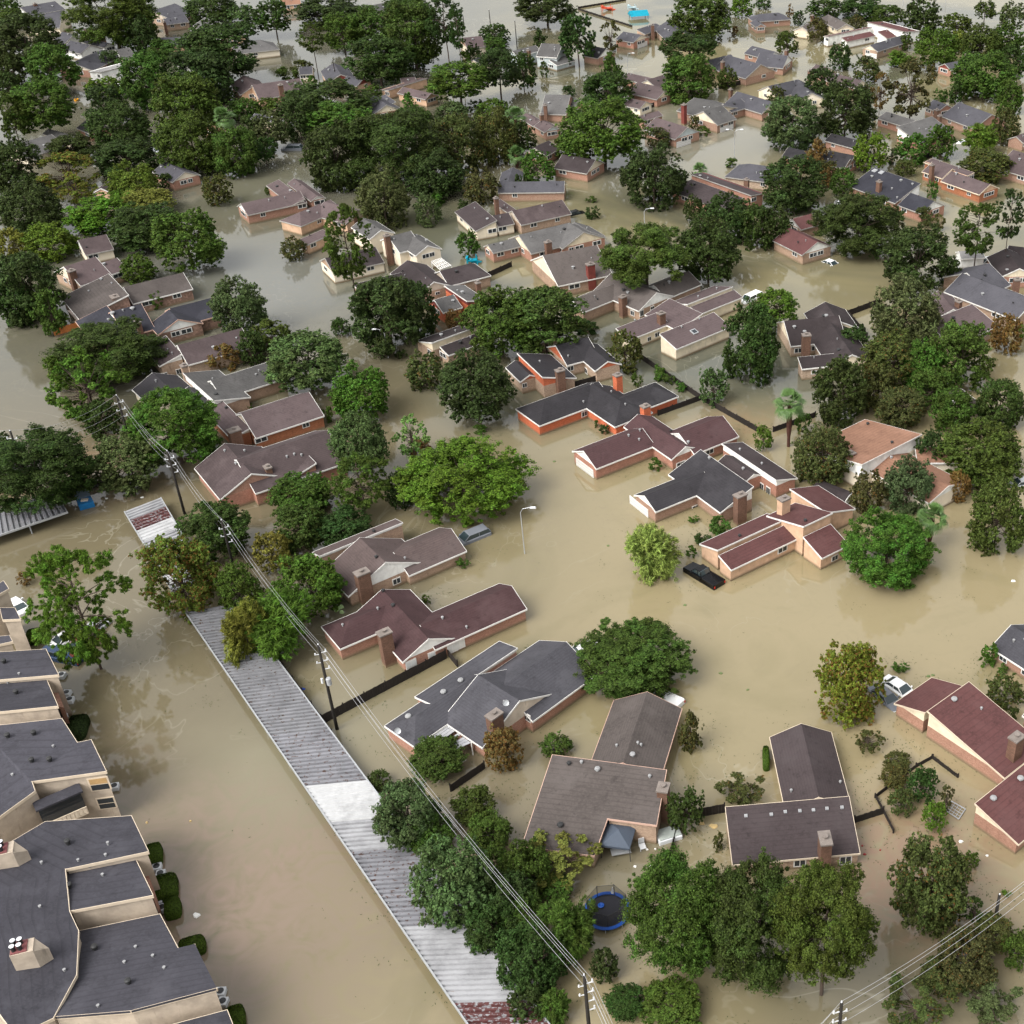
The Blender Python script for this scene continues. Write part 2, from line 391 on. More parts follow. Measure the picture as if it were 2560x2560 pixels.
        if nm == 'window':
            m = MB()
            for sx in (-1, 1): m.box(c + n*.05 + tg*(sx*w*.225), tg*(w*.19), n*.035, UP*(h*.38))
            m.build('pane', pane, f)
        if nm == 'garage_door':
            m = MB()
            for i in range(3): m.box(c + n*.05 + UP*(h*(-.25+.27*i)), tg*(w*.48), n*.03, UP*.02)
            m.build('panel_groove', M_vent, f)
    for c in win: stick(c[0], c[1], c[2] if len(c) > 2 else 1.4, c[3] if len(c) > 3 else .95, pane=M_blind if len(c) > 4 else M_glass)
    for c in gar: stick(c[0], c[1], c[2] if len(c) > 2 else 4.6, 1.5, 'garage_door', M_door, lo=.35+(ze-1.7)*.5)
    if auto and not win:
        for (typ, mid, u, v, hl, w, e, zr, hp) in solved:
            for vv in (v, -v, u, -u):
                if vv.y > -.2: continue
                ext = (w if abs(vv.dot(v)) > .5 else hl)
                tg = Vector((-vv.y, vv.x, 0))
                for tpos in (-.5, .45):
                    if rnd.random() < .35: continue
                    half = hl if abs(vv.dot(v)) > .5 else w*.5
                    src = Vector((mid.x, mid.y, e-.62)) + tg*(tpos*half) + vv*(ext+2.5)
                    hit = bw.ray_cast(src, -vv, 4.0)
                    if hit[0] is None or hit[1].dot(vv) < .8: continue
                    c = hit[0]; ww, hh = rnd.choice(((1.5, .9), (1.1, .9), (1.9, .9)))
                    m = MB(); m.box(c + vv*.02, tg*(ww/2), vv*.05, UP*(hh/2)); f = m.build('window', M_white, lx)
                    m = MB()
                    for sx in (-1, 1): m.box(c + vv*.05 + tg*(sx*ww*.225), tg*(ww*.19), vv*.035, UP*(hh*.38))
                    m.build('pane', M_glass, f)
    def dn(p):
        h = br.ray_cast(Vector((p.x, p.y, 40)), -UP); return h[0]
    if vent is None:
        for (typ, mid, u, v, hl, w, e, zr, hp) in solved:
            for _ in range(2 if hl > 3 else 1):
                p = dn(mid + u*rnd.uniform(-.8, .8)*hl + v*rnd.uniform(.12, .6)*w)
                if p: 
                    m = MB(); hh = rnd.choice((.3, .4, .22)); r = rnd.choice((.07, .1, .2)); m.lathe(p - UP*.1, [(r, 0), (r, hh), (r*1.7, hh+.02), (r*1.5, hh+.12)], 8)
                    m.build('roof_vent', rnd.choice((M_vent, M_vent, M_ventd)), lx)
    else:
        for c in vent:
            q = GK(k, c[0], c[1], 0); hit = br.ray_cast(camp, (q-camp).normalized())
            if hit[0] is None: continue
            big = len(c) > 2
            m = MB(); r = c[2] if big else .13; m.lathe(hit[0]-UP*.1, [(r*.7, 0), (r*.7, .28), (r*1.2, .3), (r, .42), (r*.2, .47)], 10)
            m.build('roof_vent', M_vent if not (len(c) > 3) else M_ventd, lx)
    for c in sky:
        q = GK(k, c[0], c[1], 0); hit = br.ray_cast(camp, (q-camp).normalized())
        if hit[0] is None: continue
        n = hit[1] if hit[1].z > 0 else -hit[1]; a = u0; b = n.cross(a).normalized(); a = b.cross(n)
        m = MB(); s = c[2]; m.box(hit[0]+n*.05, a*s, b*s, n*.1); f = m.build('skylight', M_grey, lx)
        m = MB(); m.box(hit[0]+n*.1, a*s*.7, b*s*.7, n*.07); m.build('pane', M_glass if len(c) > 3 else M_vent, f)
    return lx

def prisms(mt, mw, group, z0, tb, th=.25):
    G_ = [P if (P[1]-P[0]).cross(P[2]-P[0]).z > 0 else P[::-1] for P in group]
    solid(mt, tb, G_, th)
    for P in G_: walls(mw, P, z0, th)
def walls(mw, P, z0, th):
    c = sum(P, Vector())/len(P); Q = []
    for p in P:
        d = Vector((c.x-p.x, c.y-p.y, 0)); Q.append(p + d.normalized()*.18)
    mw.hexa([Vector((q.x, q.y, z0)) for q in Q], [Vector((q.x, q.y, q.z-th+.03)) for q in Q])
# ---------------------------------------------------------------- trees
def leafmat():
    m, n, b = newmat('foliage')
    oi = n.nodes.new('ShaderNodeObjectInfo'); g = n.nodes.new('ShaderNodeNewGeometry')
    at = n.nodes.new('ShaderNodeAttribute'); at.attribute_name = 'shade'
    v = coords(n)
    hue = n.nodes.new('ShaderNodeHueSaturation')
    c = oi.outputs['Color']
    # per clump and per leaf differences of leaf colour
    s = n.nodes.new('ShaderNodeMapRange'); s.inputs[3].default_value = .35; s.inputs[4].default_value = 1.75; n.links.new(g.outputs['Random Per Island'], s.inputs[0])
    hue.inputs['Saturation'].default_value = 1.0; n.links.new(c, hue.inputs['Color']); sv = n.nodes.new('ShaderNodeMapRange'); sv.inputs[3].default_value = .68; sv.inputs[4].default_value = 1.36; n.links.new(at.outputs['Fac'], sv.inputs[0])
    sm = n.nodes.new('ShaderNodeMath'); sm.operation = 'MULTIPLY'; n.links.new(s.outputs[0], sm.inputs[0]); n.links.new(sv.outputs[0], sm.inputs[1]); n.links.new(sm.outputs[0], hue.inputs['Value'])
    s2 = n.nodes.new('ShaderNodeMapRange'); s2.inputs[3].default_value = .475; s2.inputs[4].default_value = .515; n.links.new(at.outputs['Fac'], s2.inputs[0]); n.links.new(s2.outputs[0], hue.inputs['Hue'])
    inv = n.nodes.new('ShaderNodeMath'); inv.operation = 'SUBTRACT'; inv.inputs[0].default_value = 1; n.links.new(oi.outputs['Alpha'], inv.inputs[1])
    th = n.nodes.new('ShaderNodeMath'); th.operation = 'LESS_THAN'
    nz = noise(n, v, 2.3, 3); ad = n.nodes.new('ShaderNodeMath'); ad.operation = 'MULTIPLY_ADD'; ad.inputs[1].default_value = .7
    n.links.new(nz, ad.inputs[0]); n.links.new(g.outputs['Random Per Island'], ad.inputs[2])
    hf = n.nodes.new('ShaderNodeMath'); hf.operation = 'MULTIPLY'; hf.inputs[1].default_value = .59; n.links.new(ad.outputs[0], hf.inputs[0])
    n.links.new(hf.outputs[0], th.inputs[0]); n.links.new(inv.outputs[0], th.inputs[1])
    a = mixc(n, th.outputs[0], hue.outputs[0], (.16, .08, .022))
    n.links.new(a, b.inputs['Base Color']); b.inputs['Roughness'].default_value = .6; b.inputs['Specular IOR Level'].default_value = .12
    tr = n.nodes.new('ShaderNodeBsdfTranslucent'); n.links.new(a, tr.inputs['Color'])
    mx = n.nodes.new('ShaderNodeMixShader'); mx.inputs[0].default_value = .32
    out = n.nodes['Material Output']; n.links.new(b.outputs[0], mx.inputs[1]); n.links.new(tr.outputs[0], mx.inputs[2]); n.links.new(mx.outputs[0], out.inputs[0])
    return m
M_leaf = leafmat()
M_bark = mat('bark', (.07, .05, .038), .9, .3)
def lobes(kind, rg):
    L = []
    if kind in ('oak', 'round', 'cyp', 'shrub', 'flat'):
        n = {'oak': 60, 'round': 62, 'cyp': 30, 'shrub': 20, 'flat': 34}[kind]
        for i in range(n*4):
            if len(L) >= n: break
            z = rg.uniform(-.85 if kind != 'flat' else -.3, 1); t = rg.uniform(0, 2*math.pi); s = math.sqrt(1-z*z)
            r = rg.uniform(.16, .34) if kind in ('oak', 'flat') else rg.uniform(.15, .29)
            rad = (1-r)*rg.uniform(.86, 1.14)
            p = np.array([s*math.cos(t)*rad, s*math.sin(t)*rad, z*rad])
            if kind == 'cyp': p[:2] *= (1-(p[2]+.7)/1.9)*.9+.05
            if any(np.linalg.norm(p-q) < .62*min(r, rr)*1.2 for q, rr, _ in L): continue
            L.append((p, r, 1))
        for i in range(6 if kind != 'flat' else 2):
            p = rg.normal(size=3)*.3; L.append((p, .34, .35))
    elif kind in ('pine', 'sparse'):
        n = 95 if kind == 'pine' else 42
        for i in range(n):
            z = rg.uniform(-1, 1); t = rg.uniform(0, 2*math.pi)
            prof = math.sqrt(max(.05, 1-abs(z)**2.2)); s = prof*math.sqrt(rg.uniform(.12, 1))
            if kind == 'pine' and z < -.1: s *= .8 if rg.random() < .6 else 1.05
            r = rg.uniform(.09, .19) if kind == 'pine' else rg.uniform(.1, .22)
            L.append((np.array([s*math.cos(t)*.92, s*math.sin(t)*.92, z*.93]), r, 1))
    elif kind == 'willow':
        for i in range(26):
            d = rg.normal(size=3); d /= np.linalg.norm(d); d[2] = d[2]*.8+.12
            L.append((d*rg.uniform(.3, .72), rg.uniform(.26, .36), 1))
    return L
NSEED = [0]
def crown_mesh(kind, lod, seed):
    rg = np.random.default_rng(seed*7+hash_(kind))
    L = lobes(kind, rg)
    n = {'b': 34000, 'm': 13000, 's': 4200, 'x': 95000}[lod]
    lf = {'b': .032, 'm': .05, 's': .085, 'x': .0195}[lod]
    if kind in ('pine', 'sparse'): n = int(n*.62)
    if kind == 'willow': n = int(n*.6)
    wgt = np.array([r*r*w for _, r, w in L]); wgt /= wgt.sum()
    NT = max(300, n//(20 if lod != 'x' else 62)); idx = rg.choice(len(L), NT, p=wgt)
    cen = np.array([p for p, _, _ in L])[idx]; rad = np.array([r for _, r, _ in L])[idx]
    d = rg.normal(size=(NT, 3)); d[:, 2] += .25; d /= np.linalg.norm(d, axis=1)[:, None]
    rr = rad*np.power(rg.uniform(.08, 1, NT), .45)*(1+rg.normal(size=NT)*.1)
    sq = np.array([1, 1, .72 if kind in ('oak', 'flat') else .9])
    P = cen + d*rr[:, None]*sq
    ts = rad*(.215 if lod != 'x' else .27)*rg.uniform(.6, 1.4, NT); k2 = rg.integers(0, NT, n)
    e = rg.normal(size=(n, 3)); e /= np.linalg.norm(e, axis=1)[:, None]
    P = P[k2] + e*(ts[k2]*rg.uniform(.2, 1.15, n))[:, None]*np.array([1, 1, .8]); d = d[k2]*.5 + e*.85; rad = rad[k2]
    shade = (rg.uniform(0, 1, len(L))[idx]*.6 + rg.uniform(0, 1, NT)*.4)[k2]
    lo, hi = np.percentile(P[:, 2], .7), np.percentile(P[:, 2], 99.3); zc, zs = (lo+hi)/2, (hi-lo)/2
    rx = np.percentile(np.hypot(P[:, 0], P[:, 1]), 98.5)
    P[:, 2] = (P[:, 2]-zc)/zs; P[:, :2] /= rx
    L = [(np.array([p[0]/rx, p[1]/rx, (p[2]-zc)/zs]), r, w) for p, r, w in L]
    out = P/np.maximum(1e-3, np.linalg.norm(P, axis=1))[:, None]
    nrm = d*.55 + out*.25 + np.array([0, 0, .38]) + rg.normal(size=(n, 3))*.42
    nrm /= np.linalg.norm(nrm, axis=1)[:, None]
    if kind == 'willow' or kind == 'pine':
        ax = out*.9 + d*.6 + rg.normal(size=(n, 3))*.45; ln, wd = (2.5, .42) if kind == 'willow' else (1.5, .42)
    else:
        ax = rg.normal(size=(n, 3)); ln, wd = 1.0, .6
    ax -= nrm*(ax*nrm).sum(1)[:, None]*(.85 if kind in ('willow', 'pine') else 1); ax /= np.linalg.norm(ax, axis=1)[:, None]
    bx = np.cross(nrm, ax); bx /= np.maximum(1e-6, np.linalg.norm(bx, axis=1))[:, None]
    sz = lf*rg.uniform(.65, 1.35, n)[:, None]
    A = ax*sz*ln; B = bx*sz*wd
    V = np.stack([P-A, P+B-A*.1, P+A, P-B-A*.1], 1).reshape(-1, 3)
    V[1::4] -= nrm*sz*.15
    me = bpy.data.meshes.new('crown')
    me.vertices.add(4*n); me.vertices.foreach_set('co', V.astype(np.float32).ravel())
    me.loops.add(4*n); me.loops.foreach_set('vertex_index', np.arange(4*n, dtype=np.int32))
    me.polygons.add(n); me.polygons.foreach_set('loop_start', np.arange(0, 4*n, 4, dtype=np.int32)); me.polygons.foreach_set('loop_total', np.full(n, 4, dtype=np.int32))
    at = me.attributes.new('shade', 'FLOAT', 'POINT'); at.data.foreach_set('value', np.repeat(shade, 4).astype(np.float32))
    me.update(); me.materials.append(M_leaf)
    return me, L
def hash_(s): return sum(ord(c)*(i+3) for i, c in enumerate(s))
PROTO = {}
def proto(kind, lod, seed):
    k = (kind, lod, seed)
    if k not in PROTO:
        me, L = crown_mesh(kind, lod, seed)
        tb = MB(); rg = random.Random(seed+hash_(kind))
        tall = kind == 'pine'
        z1 = .82 if tall else (.25 if kind != 'flat' else 0)
        path = [(0, 0, -4), (.0, .0, -1.5), (rg.uniform(-.05, .05), rg.uniform(-.05, .05), -.6), (rg.uniform(-.08, .08), .04, 0), (rg.uniform(-.06, .06), 0, z1)]
        r0 = .06 if kind in ('oak', 'round', 'flat') else .04
        tb.tube(path, r0, 7, .018)
        use = [l for l in L if l[2] == 1]; rg.shuffle(use)
        for p, r, _ in use[:18 if kind not in ('pine', 'sparse') else 40]:
            s = Vector((0, 0, -.55+rg.random()*.45 if not tall else p[2]-.12)); e = Vector(p)
            if s.z < -.95: s.z = -.9
            mid = (s+e)/2 + Vector((0, 0, -.05 if not tall else .02)); tb.tube([s, mid, e], .022 if not tall else .014, 5, .006)
        me2 = bpy.data.meshes.new('trunk'); me2.from_pydata(tb.v, [], tb.f); me2.materials.append(M_bark)
        PROTO[k] = (me, me2)
    return PROTO[k]
TINT = dict(d=((.040, .068, .016), 0, 'dark green'), m=((.058, .098, .017), 0, 'mid green'), b=((.085, .15, .018), 0, 'bright green'),
            y=((.155, .17, .03), .04, 'yellowish green'), o=((.105, .14, .02), .32, 'orange and green'), l=((.075, .11, .035), 0, 'grey green'),
            v=((.068, .08, .022), .22, 'olive brown'), r=((.12, .09, .03), .45, 'rust coloured'), g=((.062, .12, .018), .0, 'fresh green'), w=((.19, .29, .07), 0, 'pale green'))
KN = dict(oak='broad spreading tree', round='rounded leafy tree', pine='tall pine tree', willow='feathery tree', sparse='thin open tree', cyp='narrow pointed tree', shrub='shrub', flat='flat topped tree', palm='palm tree')
TC = [0]
def tree(k, cx, cy, w, h, kind, tint, t, where):
    TC[0] += 1; i = TC[0]; rnd = random.Random(i*31)
    x, y = K(k, cx, cy); wp, hp = w*CS, h*CS
    C = 3.0
    for _ in range(25):                                            # crown radius and height from its width and height in the photo
        p = G(x, y, C); s = FPX/depth(p); Rr = wp/2/s
        q = p - Vector((0, 0, CAM_H)); sd = -q.z/q.length; cd = math.sqrt(1-sd*sd)
        V = math.sqrt(max(0, (hp/2/s)**2 - (Rr*sd)**2))/cd
        V = min((1.2 if kind in ('oak', 'round', 'flat', 'willow') else 1.9)*Rr, max(.42*Rr, V)); C = C*.5 + .5*(V*.92 + t)
    p = G(x, y, C)
    tc, rust, tname = TINT[tint]
    sh = kind == 'shrub' and t < 1
    nm = {'pine': 'pine_tree', 'shrub': 'shrub', 'palm': 'palm_tree', 'cyp': 'conifer_tree', 'willow': 'feathery_tree'}.get(kind, 'broadleaf_tree')
    cat = 'shrub' if kind == 'shrub' else ('palm tree' if kind == 'palm' else 'tree')
    label = tname + ' ' + KN[kind] + ' ' + where
    grp = 'shrubs standing in the flood' if kind == 'shrub' else 'trees standing in the flood'
    if kind == 'palm': return palm(p, C, Rr, label, t, rnd)
    jit = [c*.9*rnd.uniform(.88, 1.12) for c in tc]
    lod = 'x' if wp > 215 else ('b' if wp > 105 else ('m' if wp > 48 else 's'))
    seed = rnd.choice({'oak': (1, 2, 3), 'round': (1, 2, 3)}.get(kind, (1, 2))) if lod != 'x' else (1 if rnd.random() < .5 else 2)
    cm, tm = proto(kind, lod, seed)
    fx = rnd.uniform(.92, 1.06)
    if sh:
        o = bpy.data.objects.new(nm, cm); COL.objects.link(o); o.location = p; o.scale = (Rr, Rr, V); o.rotation_euler.z = rnd.uniform(0, 6.3)
        o.color = (*jit, 1-rust); return tag(o, label, cat, grp)
    r = empty(nm, (p.x, p.y, 0), rnd.uniform(0, 6.3), label, cat, grp)
    o = bpy.data.objects.new('crown', cm); COL.objects.link(o); o.parent = r; o.location = (0, 0, C); o.scale = (Rr*1.04, Rr*fx*1.04, V*1.03); o.color = (*jit, 1-rust)
    o = bpy.data.objects.new('trunk', tm); COL.objects.link(o); o.parent = r; o.location = (0, 0, C); o.scale = (Rr*.8, Rr*.8, V) if V < Rr*1.6 else (Rr, Rr, V)
    return r
M_frond = mat('palm_frond', (.075, .14, .035), .5, .3); M_skirt = mat('palm_skirt', (.075, .032, .022), .95, .4)
def palm(p, C, Rr, label, t, rnd):
    r = empty('palm_tree', (p.x, p.y, 0), 0, label, 'palm tree', 'trees standing in the flood')
    m = MB(); c = Vector((p.x, p.y, C))
    for i in range(46):
        a = rnd.uniform(0, 2*math.pi); el = rnd.uniform(-.75, 1.35); L = Rr*rnd.uniform(1.0, 1.4)
        d = Vector((math.cos(a)*math.cos(el), math.sin(a)*math.cos(el), math.sin(el))); side = d.cross(UP).normalized(); up = side.cross(d)
        hub = c + d*L*.45 - UP*.02*L
        m.tube([c, hub], .03*Rr*.4, 4, .01*Rr)
        for j in range(-6, 7):                                     # fan of narrow leaflets
            b = j*.2; dd = (d*math.cos(b) + side*math.sin(b)).normalized(); tip = hub + dd*L*.55*math.cos(b*.55) - UP*(.16*L*(1.1-el*.3))
            mid = hub + dd*L*.3; wv = (dd.cross(up)).normalized()*.028*L
            m.poly([hub, mid+wv, tip, mid-wv])
    m.build('fronds', M_frond, r)
    s = MB(); R_ = .17*Rr
    s.lathe((p.x, p.y, -1), [(.08*Rr+.08, 0), (.07*Rr+.08, max(.5, C*.35)), (.17*Rr, max(.9, C*.5)), (.2*Rr, C*.8), (.1*Rr, C+.6)], 10)
    for i in range(60):
        a = rnd.uniform(0, 6.28); z = rnd.uniform(C*.45, C*.95); q = Vector((p.x+math.cos(a)*.2*Rr, p.y+math.sin(a)*.2*Rr, z)); wv = Vector((-math.sin(a), math.cos(a), 0))*.05*Rr
        s.poly([q-wv+UP*.3, q+wv+UP*.3, q - UP*.12*Rr*3 + wv*.3])
    s.build('trunk', M_skirt, r)
def trees(txt):
    for ln in txt.strip().splitlines():
        ln = ln.strip()
        if not ln or ln[0] == '#': continue
        k, g, kd, wh = ln.split(';')
        a = [float(v) for v in g.split(',')]; b = kd.split()
        tree(k.strip(), *a, b[0], b[1], float(b[2]) if len(b) > 2 else (.1 if b[0] == 'shrub' else .4), wh.strip())
# ---------------------------------------------------------------- near and middle houses (k = photo crop the pixel figures are counted in)
H = house
H('brown roofed house with cream gables, behind the white and grey car', '12', 'brown', 'tan', 'white', 'G 1040,305 1472,125 1585,295; G 790,190 970,380 670,610; S 470,325 1112,85 360,330 k=.25 z=2.7', chim=[(795,447,4.6,.8,.55)], win=[(1060,520,1.1,.9)], vent=[(908,345,.2,1),(1125,355),(890,150,.2,1)])
H('red brown roofed house with two white window bays, above the long black fence', '12', 'redbrown', 'brick', 'white', 'G 1240,855 1929,557 2029,737; G 960,580 1290,960 1100,1125; H 700,822 985,703 630,1035 h=A', chim=[(965,900,4.7,.7,.5)], win=[(1170,1145,1.3,1.1,1),(1335,1080,1.2,1.1,1),(1482,1028,1.3,1.2,1),(1537,1000,1.3,1.2,1)], vent=[(920,735),(960,600,.2,1),(1035,710,.22,1),(655,860),(1408,805,.15),(1590,875)], ze=1.9)
H('charcoal roofed house with salmon brick and a slatted patio cover', '12', 'slate', 'brick', 'beige', 'G 1850,1320 2342,980 2532,1255; G 1680,1225 1985,1425 1660,1745; H 1170,1510 1700,1255 1440,1602 h=A; S 1320,1445 1985,1035 1440,1236 k=.2 z=2.3', chim=[(1795,1520,4.7,.75,.5)], win=[(2047,1548,1.1,1.0)], vent=[(1545,1278,.28),(1415,1365,.28),(1150,1550,.3),(1875,1440)], ze=1.9)
H('large brown roofed house with the grey canopy tent in its corner', '22', 'warm', 'tan', 'tan', 'G 1020,1357 838,1890 1283,1478', roofpolys=[[(305,1832,4.35),(800,1897,4.35),(720,2312,2.85),(620,2592,1.9),(75,2522,1.9)],[(800,1897,4.35),(1165,1947,4.35),(1090,2362,2.85),(720,2312,2.85)]], chim=[(1140,2070,4.6,.6,.5)], trim='s', vent=[(910,1838,.26),(645,1948,.26),(1040,2002,.15),(365,2370,.28,1),(790,1770),(950,1750),(975,1765),(430,1905,.2,1),(525,1895,.15)], ze=1.9, auto=False)
H('dark plum roofed house with a row of small white vents', '32', 'umber', 'tan', 'cream', 'G 250,1597 383,2150 12,1690; S -322,2218 613,2154 685,2575 k=.28', chim=[(433,2455,4.6,.8,.5)], trim='c', win=[(585,2625,1.2,1.2),(240,2640,1.2,1.2)], vent=[(175,2110),(545,2045)], sky=[(25,2285,.15),(130,2265,.15),(240,2258,.15),(342,2252,.15),(445,2240,.15),(558,2232,.15),(-167,2295,.15)], chw='chimney')
H('maroon roofed house with cream gables beside the white sedan', '32', 'maroon', 'brick', 'cream', 'S 1185,1512 1467,1312 935,1457 k=.36; S 1192,1492 1530,1290 1745,2040 k=.2; S 1525,2170 2150,1790 1842,2550 k=.24', trim='c', chim=[(1880,1690,4.8,.7,.5)], vent=[(1405,1420,.3),(1610,1490),(1535,1830,.3),(1615,1895,.3),(1700,2168,.3),(1905,2018,.3)], win=[(1495,2045,1.4,1),(1580,2100,1.4,1)], ze=1.7)
H('grey roofed house cut by the right edge, shrubs along its brick wall', '32', 'slate', 'brick', 'beige', 'G 1835,852 2210,1085 1665,1012')
H('small grey roofed house at the right edge below the olive shrub', '32', 'slate', 'brick', 'cream', 'G 2010,1435 2330,1640 1870,1502')
H('orange brick house with a black hipped roof and orange chimney', '21', 'dark', 'red', 'red', 'H 245,1097 655,948 525,1162 h=A; H 655,946 765,1112 590,1166 h=B; H 790,1095 1045,978 980,1165 h=B', chim=[(795,890,4.6,.55,.5),(1005,1125,3.9,.6,.5)], vent=[(540,1105),(855,1125),(750,1030)], ze=1.9, auto=False, win=[(545,1190,1,.9)])
H('maroon roofed house with white gables and a white garage front', '21', 'redbrown', 'brick', 'white', 'G 540,1470 985,1300 635,1606; G 960,1190 1300,1440 1195,1530; G 1250,1330 1600,1212 1710,1362', gar=[(550,1585,4.4)], win=[(1273,1572,1.6,.9),(1490,1474,1.5,.9)], vent=[(965,1320,.15),(880,1360,.15),(960,1390,.15),(1200,1325,.2,1),(1272,1372,.2,1),(1330,1410,.2)], ze=2.0)
H('dark roofed brick house with a white gabled garage, above the small willow', '21', 'dark', 'brick', 'white', 'G 1000,1808 1450,1630 1090,1928; S 1415,1465 1830,1735 1465,1858 k=.36', gar=[(960,1905,4.4)], chim=[(1722,1795,4.6,.75,.5)], win=[(1385,1900,1.2,.9)], vent=[(1490,1530,.2)], ze=2.0)
H('dark roofed house with a long white slanting wall', '21', 'umber', 'brick', 'white', 'S 1585,1415 1995,1690 1760,1418; G 1640,1490 1795,1655 1540,1560', win=[(1885,1740,.9,1.2),(1935,1770,.9,1.2)], vent=[(1720,1465,.15),(1885,1572,.15),(1745,1610,.2)], ze=2.0)
H('maroon roofed house with peach clerestory walls beside the black pickup', '22', 'maroon', 'peach', 'peach', 'S 1560,328 2060,97 1640,444; S 1552,286 2068,50 1395,250 z=2.1; S 2202,190 2402,90 2347,345 k=.36; S 2200,108 2417,5 2150,-75 z=2.6; S 2092,-172 2380,0 2332,-187 z=2.2', chim=[(2052,-110,5.4,.7,.5)], win=[(2040,280,1.6,.9),(2435,345,1.1,.8)], vent=[(1718,185,.2,1),(2213,70,.2,1)], ze=2.0, chw='peach')
H('black roofed house with tan walls and orange gable edges', '21', 'dark', 'tan', 'red', 'G 330,675 575,612 390,832; G 565,640 706,797 620,862; S 15,740 255,905 370,815 k=.3; G 0,795 155,888 75,962', chim=[(360,855,4.6,.65,.45)], win=[(440,848,1.2,.9),(560,865,1,1),(95,975,.8,.8)], vent=[(425,760),(262,735),(210,800)], ze=2.2)
H('mauve roofed house with cream clerestory, the white van at its far end', '21', 'mauve', 'cream', 'cream', 'S 785,545 1095,425 945,610; S 1190,320 1435,435 1165,520 k=.22; S 1125,593 1512,420 1240,703; S 1355,388 1668,252 1435,432; S 1330,365 1660,228 1250,330 z=2.1', chim=[(1125,425,4.4,.6,.45)], win=[(1035,625,.8,.8),(1095,592,1.1,.9)], vent=[(928,490,.15),(1280,540,.15),(1415,478,.15),(1405,310,.15),(1545,250,.15)], sky=[(1375,573,.55,1)], ze=2.2)
H('grey brown roofed house with a white side gable and blackened chimney', '21', 'warm', 'tan', 'white', 'G 457,335 768,212 600,400; G 745,130 1090,275 945,410; G 1060,215 1345,118 1445,207', chim=[(835,300,4.0,.6,.45)], win=[(978,430,.9,1.2),(1058,400,.9,1.2),(910,430,1,1)], ze=2.2)
H('tall grey roofed house with cream side wall and red chimney', '21', 'warm', 'tan', 'cream', 'G 232,-5 640,-85 405,215 k=.5', chim=[(590,55,5.2,.7,.5)], win=[(470,228,2.2,.9),(640,155,1.4,1)], ze=2.4, chw='maroonwall')
H('plum roofed house with a banded brick chimney beside the right street', '31', 'umber', 'tan', 'cream', 'G 120,490 535,450 180,680 k=.5; G 495,475 595,745 400,745; G 400,350 560,480 265,420; S 225,762 500,736 280,850', chim=[(290,588,4.8,.65,.5)], win=[(228,712,1.4,.9),(350,695,1.1,.9),(362,875,1.6,.7)], ze=2.1, chw='chimney')
H('terracotta roofed house with white clerestory walls, half behind trees', '31', 'orange', 'cream', 'white', 'S 710,1572 1160,1345 570,1310 k=.2; G 920,1482 1345,1742 1225,1870 k=.3; S 1110,1440 1420,1440 1180,1560 k=.2', chim=[(625,1480,4.2,.5,.5)], win=[(700,1660,.6,.9)], vent=[(752,1272,.2,1),(935,1412,.2,1),(930,1525,.2)], ze=2.2, chw='maroonwall')
H('grey brown roofed house with a white fascia beside the bright round tree', '31', 'mauve', 'tan', 'white', 'S 1190,500 1540,362 1715,540 k=.3; G 1285,262 1400,400 1240,420', ze=2.2)
H('wide slate roofed house with orange skylight box, upper right', '31', 'slate', 'tan', 'tan', 'G 1465,128 2010,335 1300,258; G 1500,125 1672,55 1812,228', chim=[(1440,335,4.2,.5,.4)], ze=2.2)
H('maroon roofed house with a cream gable at the right edge', '31', 'umber', 'brick', 'cream', 'G 1800,-60 1900,92 1712,110; G 1815,-80 2150,-40 1715,0', chim=[(1880,170,4.4,.6,.5)], ze=2.3)
H('white walled garage beside the two parked white cars, upper right', '31', 'pale', 'white', 'white', 'G 1440,-35 1620,-45 1590,15', ze=2.2, auto=False)
H('small brown roof showing between trees right of the dark thicket', '31', 'mauve', 'beige', 'beige', 'G 1400,985 1600,1140 1340,1040', ze=2.2)
# middle column
H('long brown roofed house with a flat beige wall strip behind the round dark tree', '11', 'umber', 'tan', 'beige', 'S 735,212 1215,95 790,290 k=.2; G 1130,35 1355,190 1010,130; H 1400,120 1560,57 1600,190 h=B', win=[(1370,280,.9,.6)], chim=[(1672,195,3.4,.4,.4)], ze=2.2)
H('split level red brick house with a grey slanting roof beside the dark pruned tree', '11', 'grey', 'red', 'maroonwall', 'S 1420,222 1590,338 1675,288 k=.25; G 1345,330 1490,290 1400,432', ze=2.2)
H('black roofed house with a cream clerestory strip right of the rusty shrub', '11', 'umber', 'tan', 'cream', 'S 1388,684 1690,575 1435,756; S 1312,642 1665,548 1270,618 z=2.2', ze=2.2)
H('tan garage end under the wide dark tree by the black roof', '21', 'umber', 'tan', 'beige', 'G 180,590 330,545 375,600', ze=2.2, auto=False)
H('brown roofed house whose long wooden wall faces the backyard water', '11', 'mauve', 'wood', 'beige', 'G -112,1190 400,1027 502,1208; S -290,1045 -55,1300 -370,1190 k=.25', chim=[(-170,1305,4.4,.8,.6)], ze=2.2, vent=[(-275,1085,.2,1),(-225,1150,.2,1)])
H('grey brown roofed house with a raised dormer roof behind the tall dark trees', '11', 'mauve', 'brick', 'brick', 'G -235,1412 -35,1640 -465,1600; G -170,1480 570,1368 560,1600; S 345,1450 452,1562 145,1518 z=2.5 k=.3', chim=[(85,1585,4.2,.5,.4)], win=[(370,1705,1.3,.9)], vent=[(235,1520,.15),(290,1502,.15),(345,1508,.15),(20,1435,.15),(-235,1475,.15),(-85,1475,.15),(-150,1570,.2)], ze=2.2)
